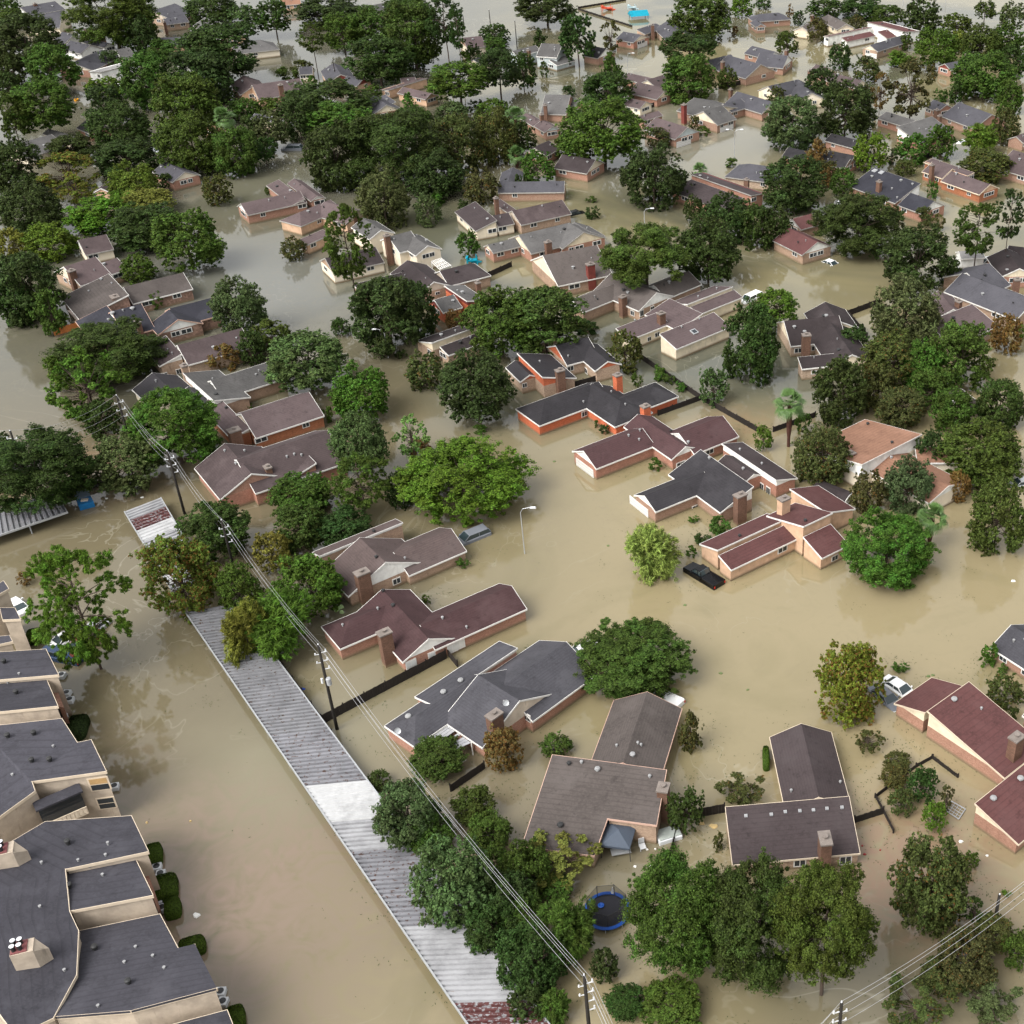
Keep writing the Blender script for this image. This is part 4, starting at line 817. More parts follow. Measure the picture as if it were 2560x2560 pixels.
trees("""
00;50,60,220,180;oak m;in the far top left corner
00;200,330,520,420;oak d 2;above the pruned round tree, far left
00;80,140,200,140;oak m;above the dark tree at far left
00;830,110,650,430;oak m 2;large one at the top left between grey roofs
00;1060,270,250,270;round d;right of the big top left tree
00;385,500,370,310;round g 2.5;with bare trunk in the upper left channel
00;80,530,200,250;oak d;at the left edge behind the round tree
00;55,640,170,190;oak d;at the left edge above the twin trees
00;320,790,440,330;oak m 4;leaning over the left channel with visible trunks
00;80,860,250,320;oak m 4;at the left edge beside the leaning tree
00;780,665,300,160;round b;behind the white parapet house
00;1120,610,400,400;oak m;right of the white parapet house
00;1500,590,480,380;oak d;above the tan gabled house, upper left
00;1650,370,600,360;oak d 4;broad dark one below the beige two storey house
00;790,780,290,260;oak d;above the small black roofed house
00;1400,780,480,400;oak m;big middle crown of the upper left grove
00;900,960,440,340;oak d;right of the small black roofed house
00;1600,70,380,210;oak d;at the top edge right of the beige house
00;1840,150,280,190;round l 2;above the end of the upper left street
00;830,450,160,130;round l;beside the small white gabled house, upper left
00;1260,380,320,90;shrub m;low green bank under the low grey roof
00;1440,1090,490,430;oak m;central one above the small grey gable
00;960,1200,460,270;oak d;left of the small grey gable
00;1780,1150,340,340;oak m;at the bend of the upper left channel
00;120,1260,400,370;oak d;at the left edge below the cream board house
00;540,1120,330,190;oak d;between the grey house and the orange tree
00;500,1290,440,280;sparse o .5;upper one of the orange pair at left
00;560,1430,340,200;sparse o .5;lower one of the orange pair at left
00;1010,1380,390,290;round b;left of the small grey gable on the channel
00;1240,1370,140,130;shrub d;at the foot of the small grey gable
00;1640,1430,220,220;round v .3;round one standing alone in the left channel
00;230,1580,470,370;oak d;at left below the orange trees
00;1110,1520,400,140;round y;long one with yellow top at left
00;740,1610,480,260;round b;between the yellow topped tree and the dark left tree
00;1080,1710,520,330;oak d;below the yellow topped tree
00;1400,1800,540,420;round g 1.5;big one on the bank of the grey channel
00;370,1820,390,270;round b;small one left of the brown roof, far left
00;90,1850,240,240;round y;at the left edge above the dark mass
00;1690,890,170,150;palm b 2.5;between dark trees, upper left grove
00;1900,1010,220,300;oak d;right of the palm in the upper left grove
00;1840,830,260,160;oak g;above the palm of the upper left grove
00;640,1180,160,120;shrub d;beside the cream board house
10;130,110,270,210;oak d 3;left of the open water patch at top left
10;420,280,230,200;pine m 7;small crown on a long trunk over the top left water
10;540,80,470,190;oak d;at the top edge over pale water
10;650,230,330,240;oak m 2;left part of the top middle grove
10;880,220,380,300;oak m;centre of the top middle grove
10;1180,240,430,420;oak m 3;tallest of the top middle grove
10;1420,140,320,330;pine d 9;at the right end of the top middle grove
10;1130,60,330,150;oak d;at the top edge over the middle grove
10;920,450,480,310;oak d 2;in front of the top middle grove
10;1200,430,260,170;oak d;low one below the pines, top middle
10;345,520,190,120;shrub v;upper one by the overgrown dark roof
10;230,560,170,110;shrub m;left one by the overgrown dark roof
10;400,620,130,90;shrub g;in front of the overgrown dark roof
10;1520,220,150,260;pine d 10;thin one right of the top middle grove
10;1800,260,250,150;oak d;behind the round pair near the top water
10;1800,335,200,110;round g;glossy one near the top water
10;1640,390,120,120;round d;small one near the top water
10;1580,430,100,80;shrub b;beside the thin pine, top middle
10;1530,600,480,250;oak m 4;over the upper middle street with forked trunk
10;1830,510,330,260;oak d 4;dark one over the upper middle street
10;540,770,640,240;oak d;wide one below the tall red chimney
10;620,920,520,270;oak g;upper left of the great dark grove
10;320,900,260,340;oak d;left of the great dark grove
10;880,700,140,110;oak m;above the cream gabled house
10;1150,800,140,180;cyp g;between cream gable and peach house
10;1190,890,320,160;oak d;below the cream gable, upper middle
10;1480,850,270,160;round l;right of the peach house
10;1660,800,120,90;shrub d;by the water right of the peach house
10;1050,1140,760,540;oak d;the largest crown of the great dark grove
10;600,1190,430,460;oak d;left front of the great dark grove
10;1520,1090,380,430;oak v;brownish one in the great dark grove
10;1810,1030,330,400;oak v;right end of the great dark grove
10;1350,1310,430,340;oak d;lower front of the great dark grove
10;1790,840,300,180;round m;between the palm and the great grove
10;960,1500,410,420;round l;maple like one before the great dark grove
10;1290,1580,200,240;round l;small one right of the maple like tree
10;1380,1500,160,100;shrub g;low one at the edge of the dark grove
10;1550,1540,120,60;shrub d;low patch in dark water below the grove
10;1700,1400,270,250;round v;right of the dark grove above the cream house
10;100,820,230,150;oak g;left of the wide dark tree, upper left middle
10;100,970,270,240;oak l 2;at the channel beside the half sunk jeep
10;60,1130,190,170;oak d 1.5;right bank of the upper left channel
10;680,1820,400,500;pine m 7;tall thin one in the left centre channel
10;280,1870,200,160;round v .4;small one in the grey channel
10;95,1440,60,60;shrub m;tiny one at the long brick house
10;1597,1830,185,175;round g .6;beside the black roofed cream house
20;25,890,170,190;palm b 4;beside the maroon chimney, upper middle
20;30,1165,130,110;palm b 1.5;short one below the upper middle palm
20;260,50,460,140;oak d 2;at the top edge over open water
20;495,270,290,310;round d 3;dark one on a straight trunk by the blue house
20;740,270,180,210;sparse v .5;beside the tan roofed house at the playground
20;205,285,110,125;cyp d .3;small one behind the blue house
20;1410,120,470,350;oak m;large one right of the playground at the top
20;1340,345,450,180;flat d 4.5;in the street above the bright round tree
20;1340,600,420,330;oak g;right of the white canopy, upper middle
20;1230,480,190,130;round y;behind the flat topped tree
20;742,505,165,200;cyp m 1;above the dark tree, upper middle
20;730,690,390,260;oak d;below the pointed tree, upper middle
20;80,530,220,240;oak d 1;at left of the blue house
20;240,525,75,115;shrub m;standing alone before the blue house
20;435,690,120,80;shrub d;beside the brown roof, upper middle
20;1630,590,160,150;round m .5;beside the long dark fence, upper middle
20;1857,550,55,120;cyp d .2;slim one by the long dark fence
20;690,970,640,430;oak g 3;the huge glossy one in the upper centre
20;440,1100,290,170;oak m;low left shoulder of the huge glossy tree
20;1105,1035,200,130;round v;before the brown garage house
20;1380,930,100,120;shrub v;at the red brick wall, upper middle
20;1440,990,120,70;shrub m;low one at the red brick wall
20;1070,1330,480,430;round d .8;big ball shaped one at the flooded crossing
20;190,1255,270,230;round g .5;left of the dark cream gabled garage
20;70,1050,220,230;oak d;under the palms, upper middle
20;1420,1288,120,75;palm b .5;small spiky one by the maroon parapet
20;1653,1225,115,75;shrub m;at the foot of the double street lamp
20;607,1603,112,95;shrub d;round one alone before the wooden house end
20;595,1505,90,35;shrub m;barely above water in the centre street
20;1670,232,85,65;shrub r;by the top street corner
20;1740,50,180,140;round b;top edge near the street corner
20;1900,25,120,70;oak d;top edge right of the street corner
20;1010,1890,680,430;flat m 5;wide one left of the pair in the centre
20;1480,1880,480,420;oak d 2;right one of the wide pair in the centre
20;1620,1640,430,330;oak d;behind the right centre pair
20;1370,1570,160,230;round d;narrow dark one left of the maroon parapet house
20;1850,1720,280,430;oak d;right of the centre pair
20;70,1390,100,150;shrub d;by the brown roof left of the street
30;430,60,290,140;oak d;top edge, left of the white parapet house
30;700,55,330,140;oak d;top edge, behind the white parapet house
30;905,115,270,140;oak m;right of the white parapet house
30;1160,125,300,250;oak d;dark one at the top right shore
30;1420,190,250,170;round m;pale edged one at the top right shore
30;372,225,170,155;round v .8;in the top right street
30;145,320,190,160;round m 1;behind the charcoal roof, top right
30;235,135,100,95;oak d;by the brick house, top right
30;165,90,60,130;sparse r .5;bare one by the brick house, top right
30;540,425,190,190;round d;dark one in the top right street
30;670,165,130,100;round v;behind the white parapet house gable
30;1270,350,350,260;round b 1.5;beside the little barn red gable
30;1430,310,160,140;round y;right shoulder of the bright tree at top right
30;1000,440,180,100;willow b .5;low in the top right street
30;1040,310,100,160;round m;beside the cream garage gable
30;740,520,220,170;round v;above the pale ridge roof, right
30;1090,650,400,380;sparse v 4;wide one with forked trunk over grey water
30;850,680,150,260;sparse r 2;left arm of the wide forked tree
30;1610,320,330,240;oak m;right of the bright tree at top right
30;1800,300,290,230;round m;at the top right edge
30;1640,560,480,320;oak g 1;big one above the charcoal brick house
30;1420,690,130,170;cyp d;dark one left of the charcoal brick house
30;1850,460,220,230;oak d;at the right edge, upper
30;1820,730,230,240;round m;right of the charcoal brick house
30;1300,720,120,90;shrub m;by the grey water of the forked tree
30;1640,70,180,120;round m 5;slim trunked one at the top right shore
30;1850,110,220,170;round l 3;rightmost at the top right shore
30;590,830,480,400;oak d 1.5;large one in the right upper block
30;190,930,440,380;oak l;left neighbour of the large dark one
30;400,640,240,240;oak d;above the large dark one
30;60,720,140,130;round v;at the blue grey roof
30;780,1140,260,260;round b 1;pale one beside the long dark roof
30;375,1170,210,230;cyp r .6;conical one before the dark roof
30;440,1290,200,150;round v;below the rusty conical tree
30;1090,1120,270,220;round g;left of the two bright trees, right block
30;1310,1070,240,240;round m;middle one under the pale brown roof
30;1610,1050,310,210;willow b 1;spiky one right of the pale brown roof
30;1650,1240,400,230;round v;below the spiky bright tree
30;1790,960,220,240;oak v;right of the spiky bright tree
30;200,1390,510,390;oak d;left of the navy roofed house
30;570,1370,200,190;round g;by the navy roofed house wall
30;420,1340,110,150;shrub r;rust patch beside the dark tree
30;65,1700,250,370;oak d;left of the maroon roof, right block
30;680,1680,660,430;oak d 1.5;the widest below the navy roofed house
30;1130,1940,520,420;oak d 3;at the tan water edge with forked trunk
30;1185,1640,160,150;shrub v;left one before the navy house garage
30;1285,1680,120,120;sparse v .2;right one before the navy house garage
30;1590,1720,370,370;pine m 6;left one of the two at the right edge
30;1830,1620,240,340;pine d 7;right one of the two at the right edge
30;1240,1430,90,130;shrub g;between navy and apricot houses
30;1040,1260,170,120;round v;above the apricot house
30;940,1180,90,120;sparse d .3;dark one between the pale trees
01;200,250,490,510;oak d;big one at the left edge, second row
01;380,420,240,330;cyp m;before the big left edge tree
01;1040,90,260,200;oak g;above the long grey brown roof, left
01;1175,335,120,125;shrub g;at the stone wall, left cluster
01;1790,370,390,380;oak l 1.5;standing at the channel with a pale stump
01;820,720,800,440;oak d 1;great dark one over the left shore
01;640,960,560,540;sparse g 2;loose one in front of the great dark shore tree
01;540,880,330,240;round b;left outer bough tree of the left shore
01;770,1230,280,280;oak d;behind the first utility pole
01;1300,1290,680,560;round g 1.5;huge one beside the first wires
01;950,1550,500,400;round l 1;below the huge wire side tree
01;250,1620,760,580;oak d 2;mass at the left edge behind the metal roof
01;40,1500,260,320;oak d;at the extreme left edge by the utility pole
01;1685,770,240,190;shrub r;beside the mauve roof
01;1890,680,210,260;oak d;right of the rusty shrub
01;1850,1130,100,70;shrub g;in the gap between grey roofs
11;1000,440,560,520;oak d 1.5;left part of the dark one by the street pole
11;1200,400,340,440;oak d;right part of the dark one by the street pole
11;640,530,160,130;round d .3;small one left of the dark street pole tree
11;1275,860,300,270;round v .3;in the water left of the glossy tree
11;1660,960,560,480;oak d 2;with a short trunk in the centre left street
11;790,1020,460,400;round g .8;bright one between roofs, centre left
11;380,780,620,420;oak l 2;broad one above the wooden house end
11;110,600,300,220;oak m;above the broad grey green tree
11;1170,1350,280,310;sparse w 2;pale slender one in the centre left water
11;1230,1450,190,130;shrub r;under the pale slender tree
11;1560,1670,930,610;round b 1;the huge lime one at centre left
11;780,1400,430,420;oak l 2;tall one left of the huge lime tree
11;780,1710,470,400;pine m 2;front one left of the huge lime tree
11;1080,1760,220,330;oak d;dark gap tree beside the huge lime tree
11;330,1800,480,320;oak m;right of the shaded brown roof
11;1690,1310,130,60;shrub g;floating below the glossy centre tree
11;1840,480,560,440;oak m 2;left half of the wide one over the black roofs
21;250,480,620,460;oak m 2;right half of the wide one over the black roofs
11;1500,480,150,160;round r;rust patch left of the wide centre tree
11;540,1195,90,120;shrub g;at the end of the wooden house wall
21;855,710,260,300;round v .6;before the mauve roofed house
21;1800,660,470,660;round d .6;tall one at the right centre pond
21;1990,390,340,280;round b 2;bright one behind the tall pond tree
21;1520,985,230,260;round l .4;small one at the fence corner
21;1078,1575,110,100;shrub g;round one at the white gabled house
21;1100,880,130,110;shrub g;first of the vines on the backyard fence
21;1185,930,110,80;shrub m;second of the vines on the backyard fence
21;1265,985,100,75;shrub g;third of the vines on the backyard fence
21;940,935,90,110;shrub m;in the narrow backyard pool
21;700,1305,90,80;shrub d;at the orange brick wall
21;635,1265,40,60;shrub m;tiny one by the orange brick entrance
21;815,1250,80,60;shrub g;between orange and maroon houses
21;560,545,200,90;shrub d;dark vines at the end of the fence, centre
21;1895,1370,150,200;round b .5;at the end of the long backyard fence
31;1370,110,170,220;oak d;at the grey water, right
31;1030,430,530,500;oak l 1;drooping one left of the grey brown roofs
31;950,780,500,420;round v;yellowish top one in the right thicket
31;820,980,300,460;oak v;inner one of the right thicket
31;540,1020,410,540;oak d;left front of the right thicket
31;1460,740,520,470;round g 1;bright glossy one in the right thicket
31;1240,1000,330,290;round g;bright tuft in the right thicket
31;1010,1140,380,300;oak v;dark low one in the right thicket
31;1390,1170,320,320;oak m;lower right of the thicket
31;1760,1120,390,370;oak d;at the right edge beside the thicket
31;1620,1480,640,480;oak m;large one right of the terracotta roof
31;1230,1460,240,280;oak d;touching the terracotta roof ridge
31;410,1500,430,430;oak v;left of the terracotta roof
31;1060,1720,390,390;oak l;before the terracotta roof
31;760,1770,280,300;round v;left front of the terracotta roof
31;1440,1730,190,220;round r;at the white gable of the terracotta house
31;1740,1960,460,560;round m .5;in the water at the right edge
31;165,1110,220,240;palm w 5;with a brown skirt by the backyard fence
31;265,1250,130,170;shrub g;right of the skirted palm
31;1800,590,240,420;oak r;at the right edge by the grey brown roof
31;1920,560,90,160;round b;peeping in at the right edge
31;700,560,80,90;shrub d;at the corner of the plum house fence
31;1240,1960,220,240;palm w 3;right of the big tree by the peach house
02;590,690,760,900;pine b 3;large one rising from the car park
02;1350,480,520,570;round o .8;beside the small white carport
02;1610,150,520,420;oak d;above the orange leaved tree
02;1800,580,340,380;round g;between the orange tree and the wires
02;185,500,120,110;sparse r .2;leafless little one in the left water
02;1850,900,400,460;willow y .8;overhanging the top of the long carport
12;400,560,500,440;round g;right of the overhead wires by the brown roof
12;180,860,560,480;willow g 1;beside the second wire pole
12;110,290,300,300;round y;small one where the wires start
12;320,110,420,340;oak m;behind the white fence rail
12;640,100,420,280;oak d;left of the half sunk grey car
12;1370,1850,430,280;oak m .6;at the patio cover
12;1860,1770,290,360;round r .4;by the charcoal roof chimney
22;330,1760,240,190;round m .3;right of the rusty tree
12;1558,385,110,85;shrub g;at the end of the brown brick wing
12;1288,655,75,70;shrub m;tiny ball in the courtyard water
22;1040,285,440,440;willow w .2;round one alone in the wide tan street
22;915,1090,850,610;round m .8;big one between charcoal and brown roofs
22;1350,1650,190,520;cyp v .3;against the brown wing
22;1590,110,200,160;shrub g;right of the black pickup, palm like
22;1450,200,150,90;shrub d;middle of the row by the peach wall
22;1350,300,90,90;shrub g;end of the row by the peach wall
22;1370,50,90,50;shrub g;at the dark brick house wall
22;60,1100,60,60;shrub g;by the charcoal roof dormer
32;900,250,700,540;round g .8;great ball in front of the peach house
32;620,1270,520,720;round o .3;tall one in the middle of the right street
32;755,1725,240,200;sparse v .1;leggy one in the right street
32;1670,1085,140,180;shrub g;first at the grey roofed house
32;1765,1180,100,80;shrub m;second at the grey roofed house
32;1790,1340,280,260;round v .3;between two right edge houses
32;1850,1530,90,130;shrub d;at the right edge brick corner
32;1000,1165,130,80;shrub g;floating branch by the white sedan
32;980,1880,210,150;round v .2;at the top of the black planter wall
13;925,85,185,150;round d .2;clipped ball by the white carport panel
13;1150,340,500,500;oak l 1;right of the white carport panel
13;1320,500,360,320;round g;under the wires, right of the white panel
13;1480,870,600,640;oak l 1;big one overhanging the long carport
13;1760,480,360,320;oak m;under the wires, upper middle
13;1800,740,300,300;oak m;between wires and brown roof
13;1780,1180,420,420;oak d;lower one along the carport
23;370,680,560,440;sparse y 1;beside the brown roof, over the backyard
23;90,760,380,440;oak m;left of the thin backyard tree
23;440,1180,440,460;willow g 1;left of the trampoline
23;150,1430,520,520;oak d;between carport and trampoline
23;330,1800,240,260;willow g;beside the lower utility pole
23;1240,1085,800,840;oak m 2.5;left one of the great bottom three
23;1840,1170,800,960;oak d 2;middle one of the great bottom three
33;440,1160,760,860;oak m 5;right one of the great bottom three
23;1200,1790,480,360;round g;at the bottom edge by the lower pole
23;700,1480,220,280;oak d;below the trampoline
23;860,1760,320,260;oak d;at the bottom edge behind the lower pole
23;1310,310,290,320;round d .4;by the chimney of the brown roofed house
23;1740,165,380,190;sparse v .2;thin one behind the plum roof
23;1560,560,90,140;shrub v;at the plum roofed house corner
33;1220,880,620,860;oak v .5;tall olive mass between two roofs
33;1170,120,260,250;round d;inside the black planter walls
33;950,60,230,180;round v;upper left of the planter
33;1010,250,220,200;round v;lower left of the planter
33;1260,360,190,270;round b .5;right of the planter
33;1350,230,130,200;sparse v;thin one by the drifting frame
33;1540,690,120,300;round g .2;narrow one near the maroon house corner
33;1500,1430,460,460;round v .6;under the right wires
33;1150,1790,560,380;sparse v .5;brownish one at the bottom right
33;1720,1250,320,280;oak v .5;right of the wires
33;1880,1370,240,520;oak m .5;at the bottom right edge
33;1680,1740,480,230;sparse l .2;low one in the bottom right corner
33;1800,945,80,60;shrub b;tiny one between the right wires
13;1640,270,320,280;oak m;below the wires near the patio cover fence
13;1900,1000,440,420;oak d 1;in the belt where the wires cross the brown roof
23;70,1120,400,380;oak m;in the belt left of the trampoline
23;330,900,280,220;round g;just above and left of the trampoline
23;120,1780,300,300;oak d;in the bottom belt beside the rusty carport end
33;1330,1560,360,320;round v .5;under the lowest wires at right
33;1560,1080,240,220;sparse d .5;twiggy dark one behind the short dark pole
01;120,330,300,340;oak d;lower left neighbour of the big left edge tree
31;1180,820,360,360;oak g;between the yellowish and glossy thicket trees
31;640,640,260,200;oak d;at the back of the right thicket
""")
# ---------------------------------------------------------------- carports
def carmetal(name, col, rust, amt):
    m, n, b = newmat(name); v = coords(n)
    a = mixc(n, ramp(n, noise(n, v, .5), .3, .7), tuple(c*.85 for c in col), tuple(min(.85, c*1.1) for c in col))
    st = noise(n, coords(n, 1.0, 1.5, 1), 2.6, 3, .6); a = mixc(n, ramp(n, st, 1-amt, 1.03-amt), a, rust)
    a = mixc(n, ramp(n, noise(n, v, .3, 7, .75), .47, .75), a, tuple(c*.5 for c in col))
    n.links.new(a, b.inputs['Base Color']); b.inputs['Roughness'].default_value = .45; b.inputs['Metallic'].default_value = .1
    return m
MC = dict(w=carmetal('white_sheet', (.45, .45, .45), (.4, .3, .25), .2), g=carmetal('weathered_sheet', (.21, .21, .225), (.075, .036, .024), .41),
          l=carmetal('light_sheet', (.34, .34, .35), (.3, .25, .22), .3), r=carmetal('rusted_sheet', (.1, .036, .034), (.27, .27, .28), .46), d=carmetal('dull_sheet', (.2, .2, .21), (.06, .03, .013), .38))
def carport(label, L0, L1, R0, R1, panels, z=1.5, post=True, pitch=.62):
    A0, A1, B0, B1 = G(*L0, z), G(*L1, z), G(*R0, z), G(*R1, z)
    c = (A0+A1+B0+B1)/4; r = empty('carport', (c.x, c.y, 0), 0, label, 'carport', 'metal carports')
    L = ((A1-A0).length + (B1-B0).length)/2
    for (t0, t1, k, dz) in panels:
        m = MB(); n = max(2, int((t1-t0)*L/pitch)); q = .5 if k == 'w' else 1
        pts = []
        for i in range(n):                       # wide pans with narrow deep grooves
            for f_, h_ in ((0, 0), (.5, .013), (.6, -.2*q), (.86, -.2*q)):
                t = t0 + (t1-t0)*(i+f_)/n; h = UP*(dz + h_); pts.append((A0.lerp(A1, t)+h, B0.lerp(B1, t)+h))
        pts.append((A0.lerp(A1, t1)+UP*dz, B0.lerp(B1, t1)+UP*dz))
        for (a, b), (e, d) in zip(pts, pts[1:]):
            m.poly([a, b, d, e]); m.poly([e-UP*.03, d-UP*.03, b-UP*.03, a-UP*.03])
        m.build('roof_panel', MC[k], r)
    m = MB()
    for P, Q in ((A0, A1), (B0, B1)):
        d = (Q-P).normalized(); nn = Vector((-d.y, d.x, 0)); m.box((P+Q)/2-UP*.05, (Q-P)/2, nn*.06, UP*.13)
    for t in (0, 1):
        P, Q = A0.lerp(A1, t), B0.lerp(B1, t); d = (Q-P).normalized(); nn = Vector((-d.y, d.x, 0)); m.box((P+Q)/2-UP*.12, (Q-P)/2, nn*.05, UP*.1)
    m.build('eave_beam', M_grey, r)
    for i in range(int(L/6)+1):
        for s in (.06, .94):
            P, Q = A0.lerp(A1, min(.999, i*6/L)), B0.lerp(B1, min(.999, i*6/L)); p = P.lerp(Q, s)
            m = MB(); m.box((p.x, p.y, (z-1.6)/2), (.06, 0, 0), (0, .06, 0), (0, 0, (z+1.4)/2)); m.build('post', M_grey, r)
def tl(y): # fraction along the left eave of the long carport for a photo row
    A, B = G(463, 1530, 1.5), G(1240, 2664, 1.5); best = min(range(1001), key=lambda i: abs(PJ(A.lerp(B, i/1000))[1]-y)); return best/1000
b = [0, tl(1838), tl(1965), tl(2057), tl(2129), tl(2317), tl(2392), tl(2507), tl(2600), 1]
carport('very long metal carport crossing the lower left, patched in white, grey and rust', (463, 1530), (1240, 2664), (590, 1510), (1450, 2663),
        [(b[0], b[1], 'd', 0), (b[1], b[2], 'g', .01), (b[2], b[3], 'w', .03), (b[3], b[4], 'l', .01), (b[4], b[5], 'g', 0), (b[5], b[6], 'l', .01), (b[6], b[7], 'l', .03), (b[7], b[8], 'r', .01), (b[8], b[9], 'l', 0)])
carport('short white carport with a strip of red rust beside the orange tree', (311, 1279), (432, 1480), (402, 1244), (520, 1445),
        [(0, .12, 'l', 0), (.12, .26, 'r', .01), (.26, .4, 'w', .03), (.4, .62, 'l', 0), (.62, 1, 'w', .03)])
carport('grey speckled metal carport at the left edge below the dark trees', (-60, 1358), (169, 1280), (-60, 1296), (139, 1232), [(0, .5, 'd', 0), (.5, 1, 'g', .01)])

# ---------------------------------------------------------------- fences
def fence(label, k, pts, h=.75, name='fence', m_=None, cat='fence', th=.09):
    P = [GK(k, x, y, 0) for x, y in pts]
    r = empty(name, P[0], 0, label, cat, 'fences standing in the water')
    m = MB(); q = MB()
    for a, b in zip(P, P[1:]):
        d = b-a; n = max(1, int(d.length/2.4)); u = d.normalized(); v = Vector((-u.y, u.x, 0))
        cnt = max(2, int(d.length/.3))
        for i in range(cnt):
            c = a.lerp(b, (i+.5)/cnt); dz = R.uniform(-.035, .035); m.box(c + v*R.uniform(-.012, .012) + UP*((h+dz-1)/2), u*(d.length/cnt/2-.008), v*.025, UP*((h+dz+1)/2))
        for i in range(n+1):
            c = a.lerp(b, i/n); q.box(c+v*.08+UP*((h-.9)/2), u*.06, v*.05, UP*((h+1.1)/2))
        q.box((a+b)/2+v*.05+UP*(h-.22), d/2, v*.03, UP*.05)
    m.build('boards', m_ or M_wood, r); q.build('posts', m_ or M_wood, r)
M_ofence = mat('orange_fence_wood', (.55, .2, .06), .8, .3)
fence('long dark board fence between the two brick houses by the carport', '12', [(505, 1600), (1440, 1105)], 1.25)
fence('short dark fence return beside the white window bays', '12', [(1432, 1062), (1520, 1172)], 1.0)
fence('dark fence along the right side of the long carport', '12', [(150, 1120), (500, 1600), (742, 1945)], 1.3)
fence('long dark backyard fence from the rusty tree to the bright shrub', '21', [(960, 770), (1425, 1085), (1880, 1345)], .95)
fence('dark fence between the orange house yard and the pool of grey water', '21', [(1105, 1205), (1425, 1088)], .9)
fence('dark fence between black roofed and orange brick houses', '21', [(285, 1050), (790, 905)], 1.1)
fence('dark fence at the tan water edge by the plum roofed house', '31', [(600, 455), (845, 362)], 1.1)
fence('dark fence running down beside the plum roofed house', '31', [(602, 455), (745, 625)], 1.1)
fence('dark fence behind the palm at the right centre pond', '31', [(40, 1330), (360, 1215)], .9)
fence('dark fence with litter along it beside the blue dumpster', '02', [(470, -105), (910, -245)], .9)
fence('black angular planter wall around shrubs at lower right', '33', [(950, 490), (812, 225), (1120, -5), (1240, -70), (1430, 75)], .5)
fence('dark fence with brown cap at the corner of the plum roof', '33', [(655, 415), (872, 345)], .9)
fence('dark fence beside the backyard with floating litter', '23', [(1242, 490), (1165, 745)], .7)
fence('dark fence between brown and plum roofed houses', '23', [(1415, 370), (1605, 335)], 1.2)
fence('dark fence behind the rusty tree at the charcoal house', '13', [(1475, 180), (1730, 5)], 1.0)
fence('dark fence along the upper middle street near the cypress', '20', [(1560, 672), (1932, 600)], 1.2)
fence('dark fence behind the split roof house, upper middle', '20', [(920, 850), (1300, 745)], 1.2)
fence('dark fence left of the tan clerestory house, centre', '11', [(1090, 290), (1600, 230), (1932, 80)], 1.0)
fence('dark fence left of the tall grey roofed house', '21', [(430, 300), (700, 185)], 1.2)
fence('bright orange plank fence at the left shore', '01', [(415, 600), (600, 548)], 1.2, m_=M_ofence)
fence('thin rail around the flooded playground', '20', [(500, 65), (860, 5)], .6); fence('thin fence between playground and house roofs', '20', [(500, 75), (905, 205)], .6)
fence('dark wall under the trees at the right block fence line', '30', [(1090, 1240), (1240, 1180)], 1.2)
fence('white pipe rail behind the cream gabled brown roof', '12', [(440, 300), (595, 235)], .9, m_=M_ceram)

# ---------------------------------------------------------------- poles and wires
def upole(label, base=None, topy=None, top_=None, h=None, r=.17, brackets=3, name='utility_pole', side=1, transformer=False):
    if base: b_ = G(*base, 0); H_ = height_at(b_, topy)
    else: q = G(*top_, h); b_ = Vector((q.x, q.y, 0)); H_ = h
    o = empty(name, b_, 0, label, 'utility pole', 'utility poles')
    m = MB(); m.tube([b_-UP*2, b_+UP*H_*.5, b_+UP*H_], r*1.15, 9, r*.75); m.build('pole', M_pole, o, smooth=True)
    tips = [b_+UP*(H_+.1)]
    for i in range(brackets):
        z = H_-1.0-i*1.1; tip = b_+Vector((side*.55, .2*side, z))
        m = MB(); m.tube([b_+UP*(z-.12), tip-UP*.1], .05, 6); m.tube([tip-UP*.1, tip+UP*.22], .1, 8, .07); m.build('insulator', M_ceram, o); tips.append(tip+UP*.25)
        if i < 2:
            m = MB(); t2 = b_+Vector((-side*.45, -.15*side, z-.25)); m.tube([b_+UP*(z-.3), t2], .045, 6); m.tube([t2, t2+UP*.2], .09, 8, .06); m.build('insulator', M_ceram, o)
    m = MB(); m.tube([tips[0]-UP*.15, tips[0]], .09, 8, .06); m.build('insulator', M_ceram, o)
    if transformer:
        m = MB(); c = b_+Vector((.35, -.2, H_-5.2)); m.lathe(c, [(.26, 0), (.27, .8), (.2, .9)], 12); m.build('transformer', M_grey, o)
        m = MB(); c = b_+Vector((-.35, -.2, H_-5.0)); m.lathe(c, [(.12, 0), (.12, .6)], 10); m.build('cutout', M_ceram, o)
    return tips
P1 = upole('utility pole topmost of the row, among the left shore trees', top_=(291, 988), h=11.5)
P2 = upole('second utility pole, by the huge green tree', base=(462, 1285), topy=1127)
P3 = upole('third utility pole, above the orange leaved tree', base=(588, 1432), topy=1300)
P4 = upole('utility pole with transformer between carport and brick house', base=(843, 1823), topy=1611, transformer=True)
P5 = upole('utility pole in the green trees at the bottom centre', top_=(1460, 2437), h=11.6, brackets=4)
P6 = upole('utility pole at the far left above the metal carport', top_=(25, 1077), h=11.5, side=-1)
P7 = upole('utility pole standing at the bottom right', top_=(2104, 2505), h=11.5, side=-1)
upole('short dark pole beside the tall olive tree at lower right', base=(2484, 2320), topy=2236, brackets=0)
def wires(label, A, B, sag=1.2, r=.011):
    o = empty('power_line', (A[0]+B[0])/2, 0, label, 'power line', 'power lines')
    for i, (a, b) in enumerate(zip(A, B)):
        m = MB(); m.tube([a.lerp(b, t/14) - UP*(sag*4*(t/14)*(1-t/14)) for t in range(15)], r, 4); m.build('wire', M_wire, o)
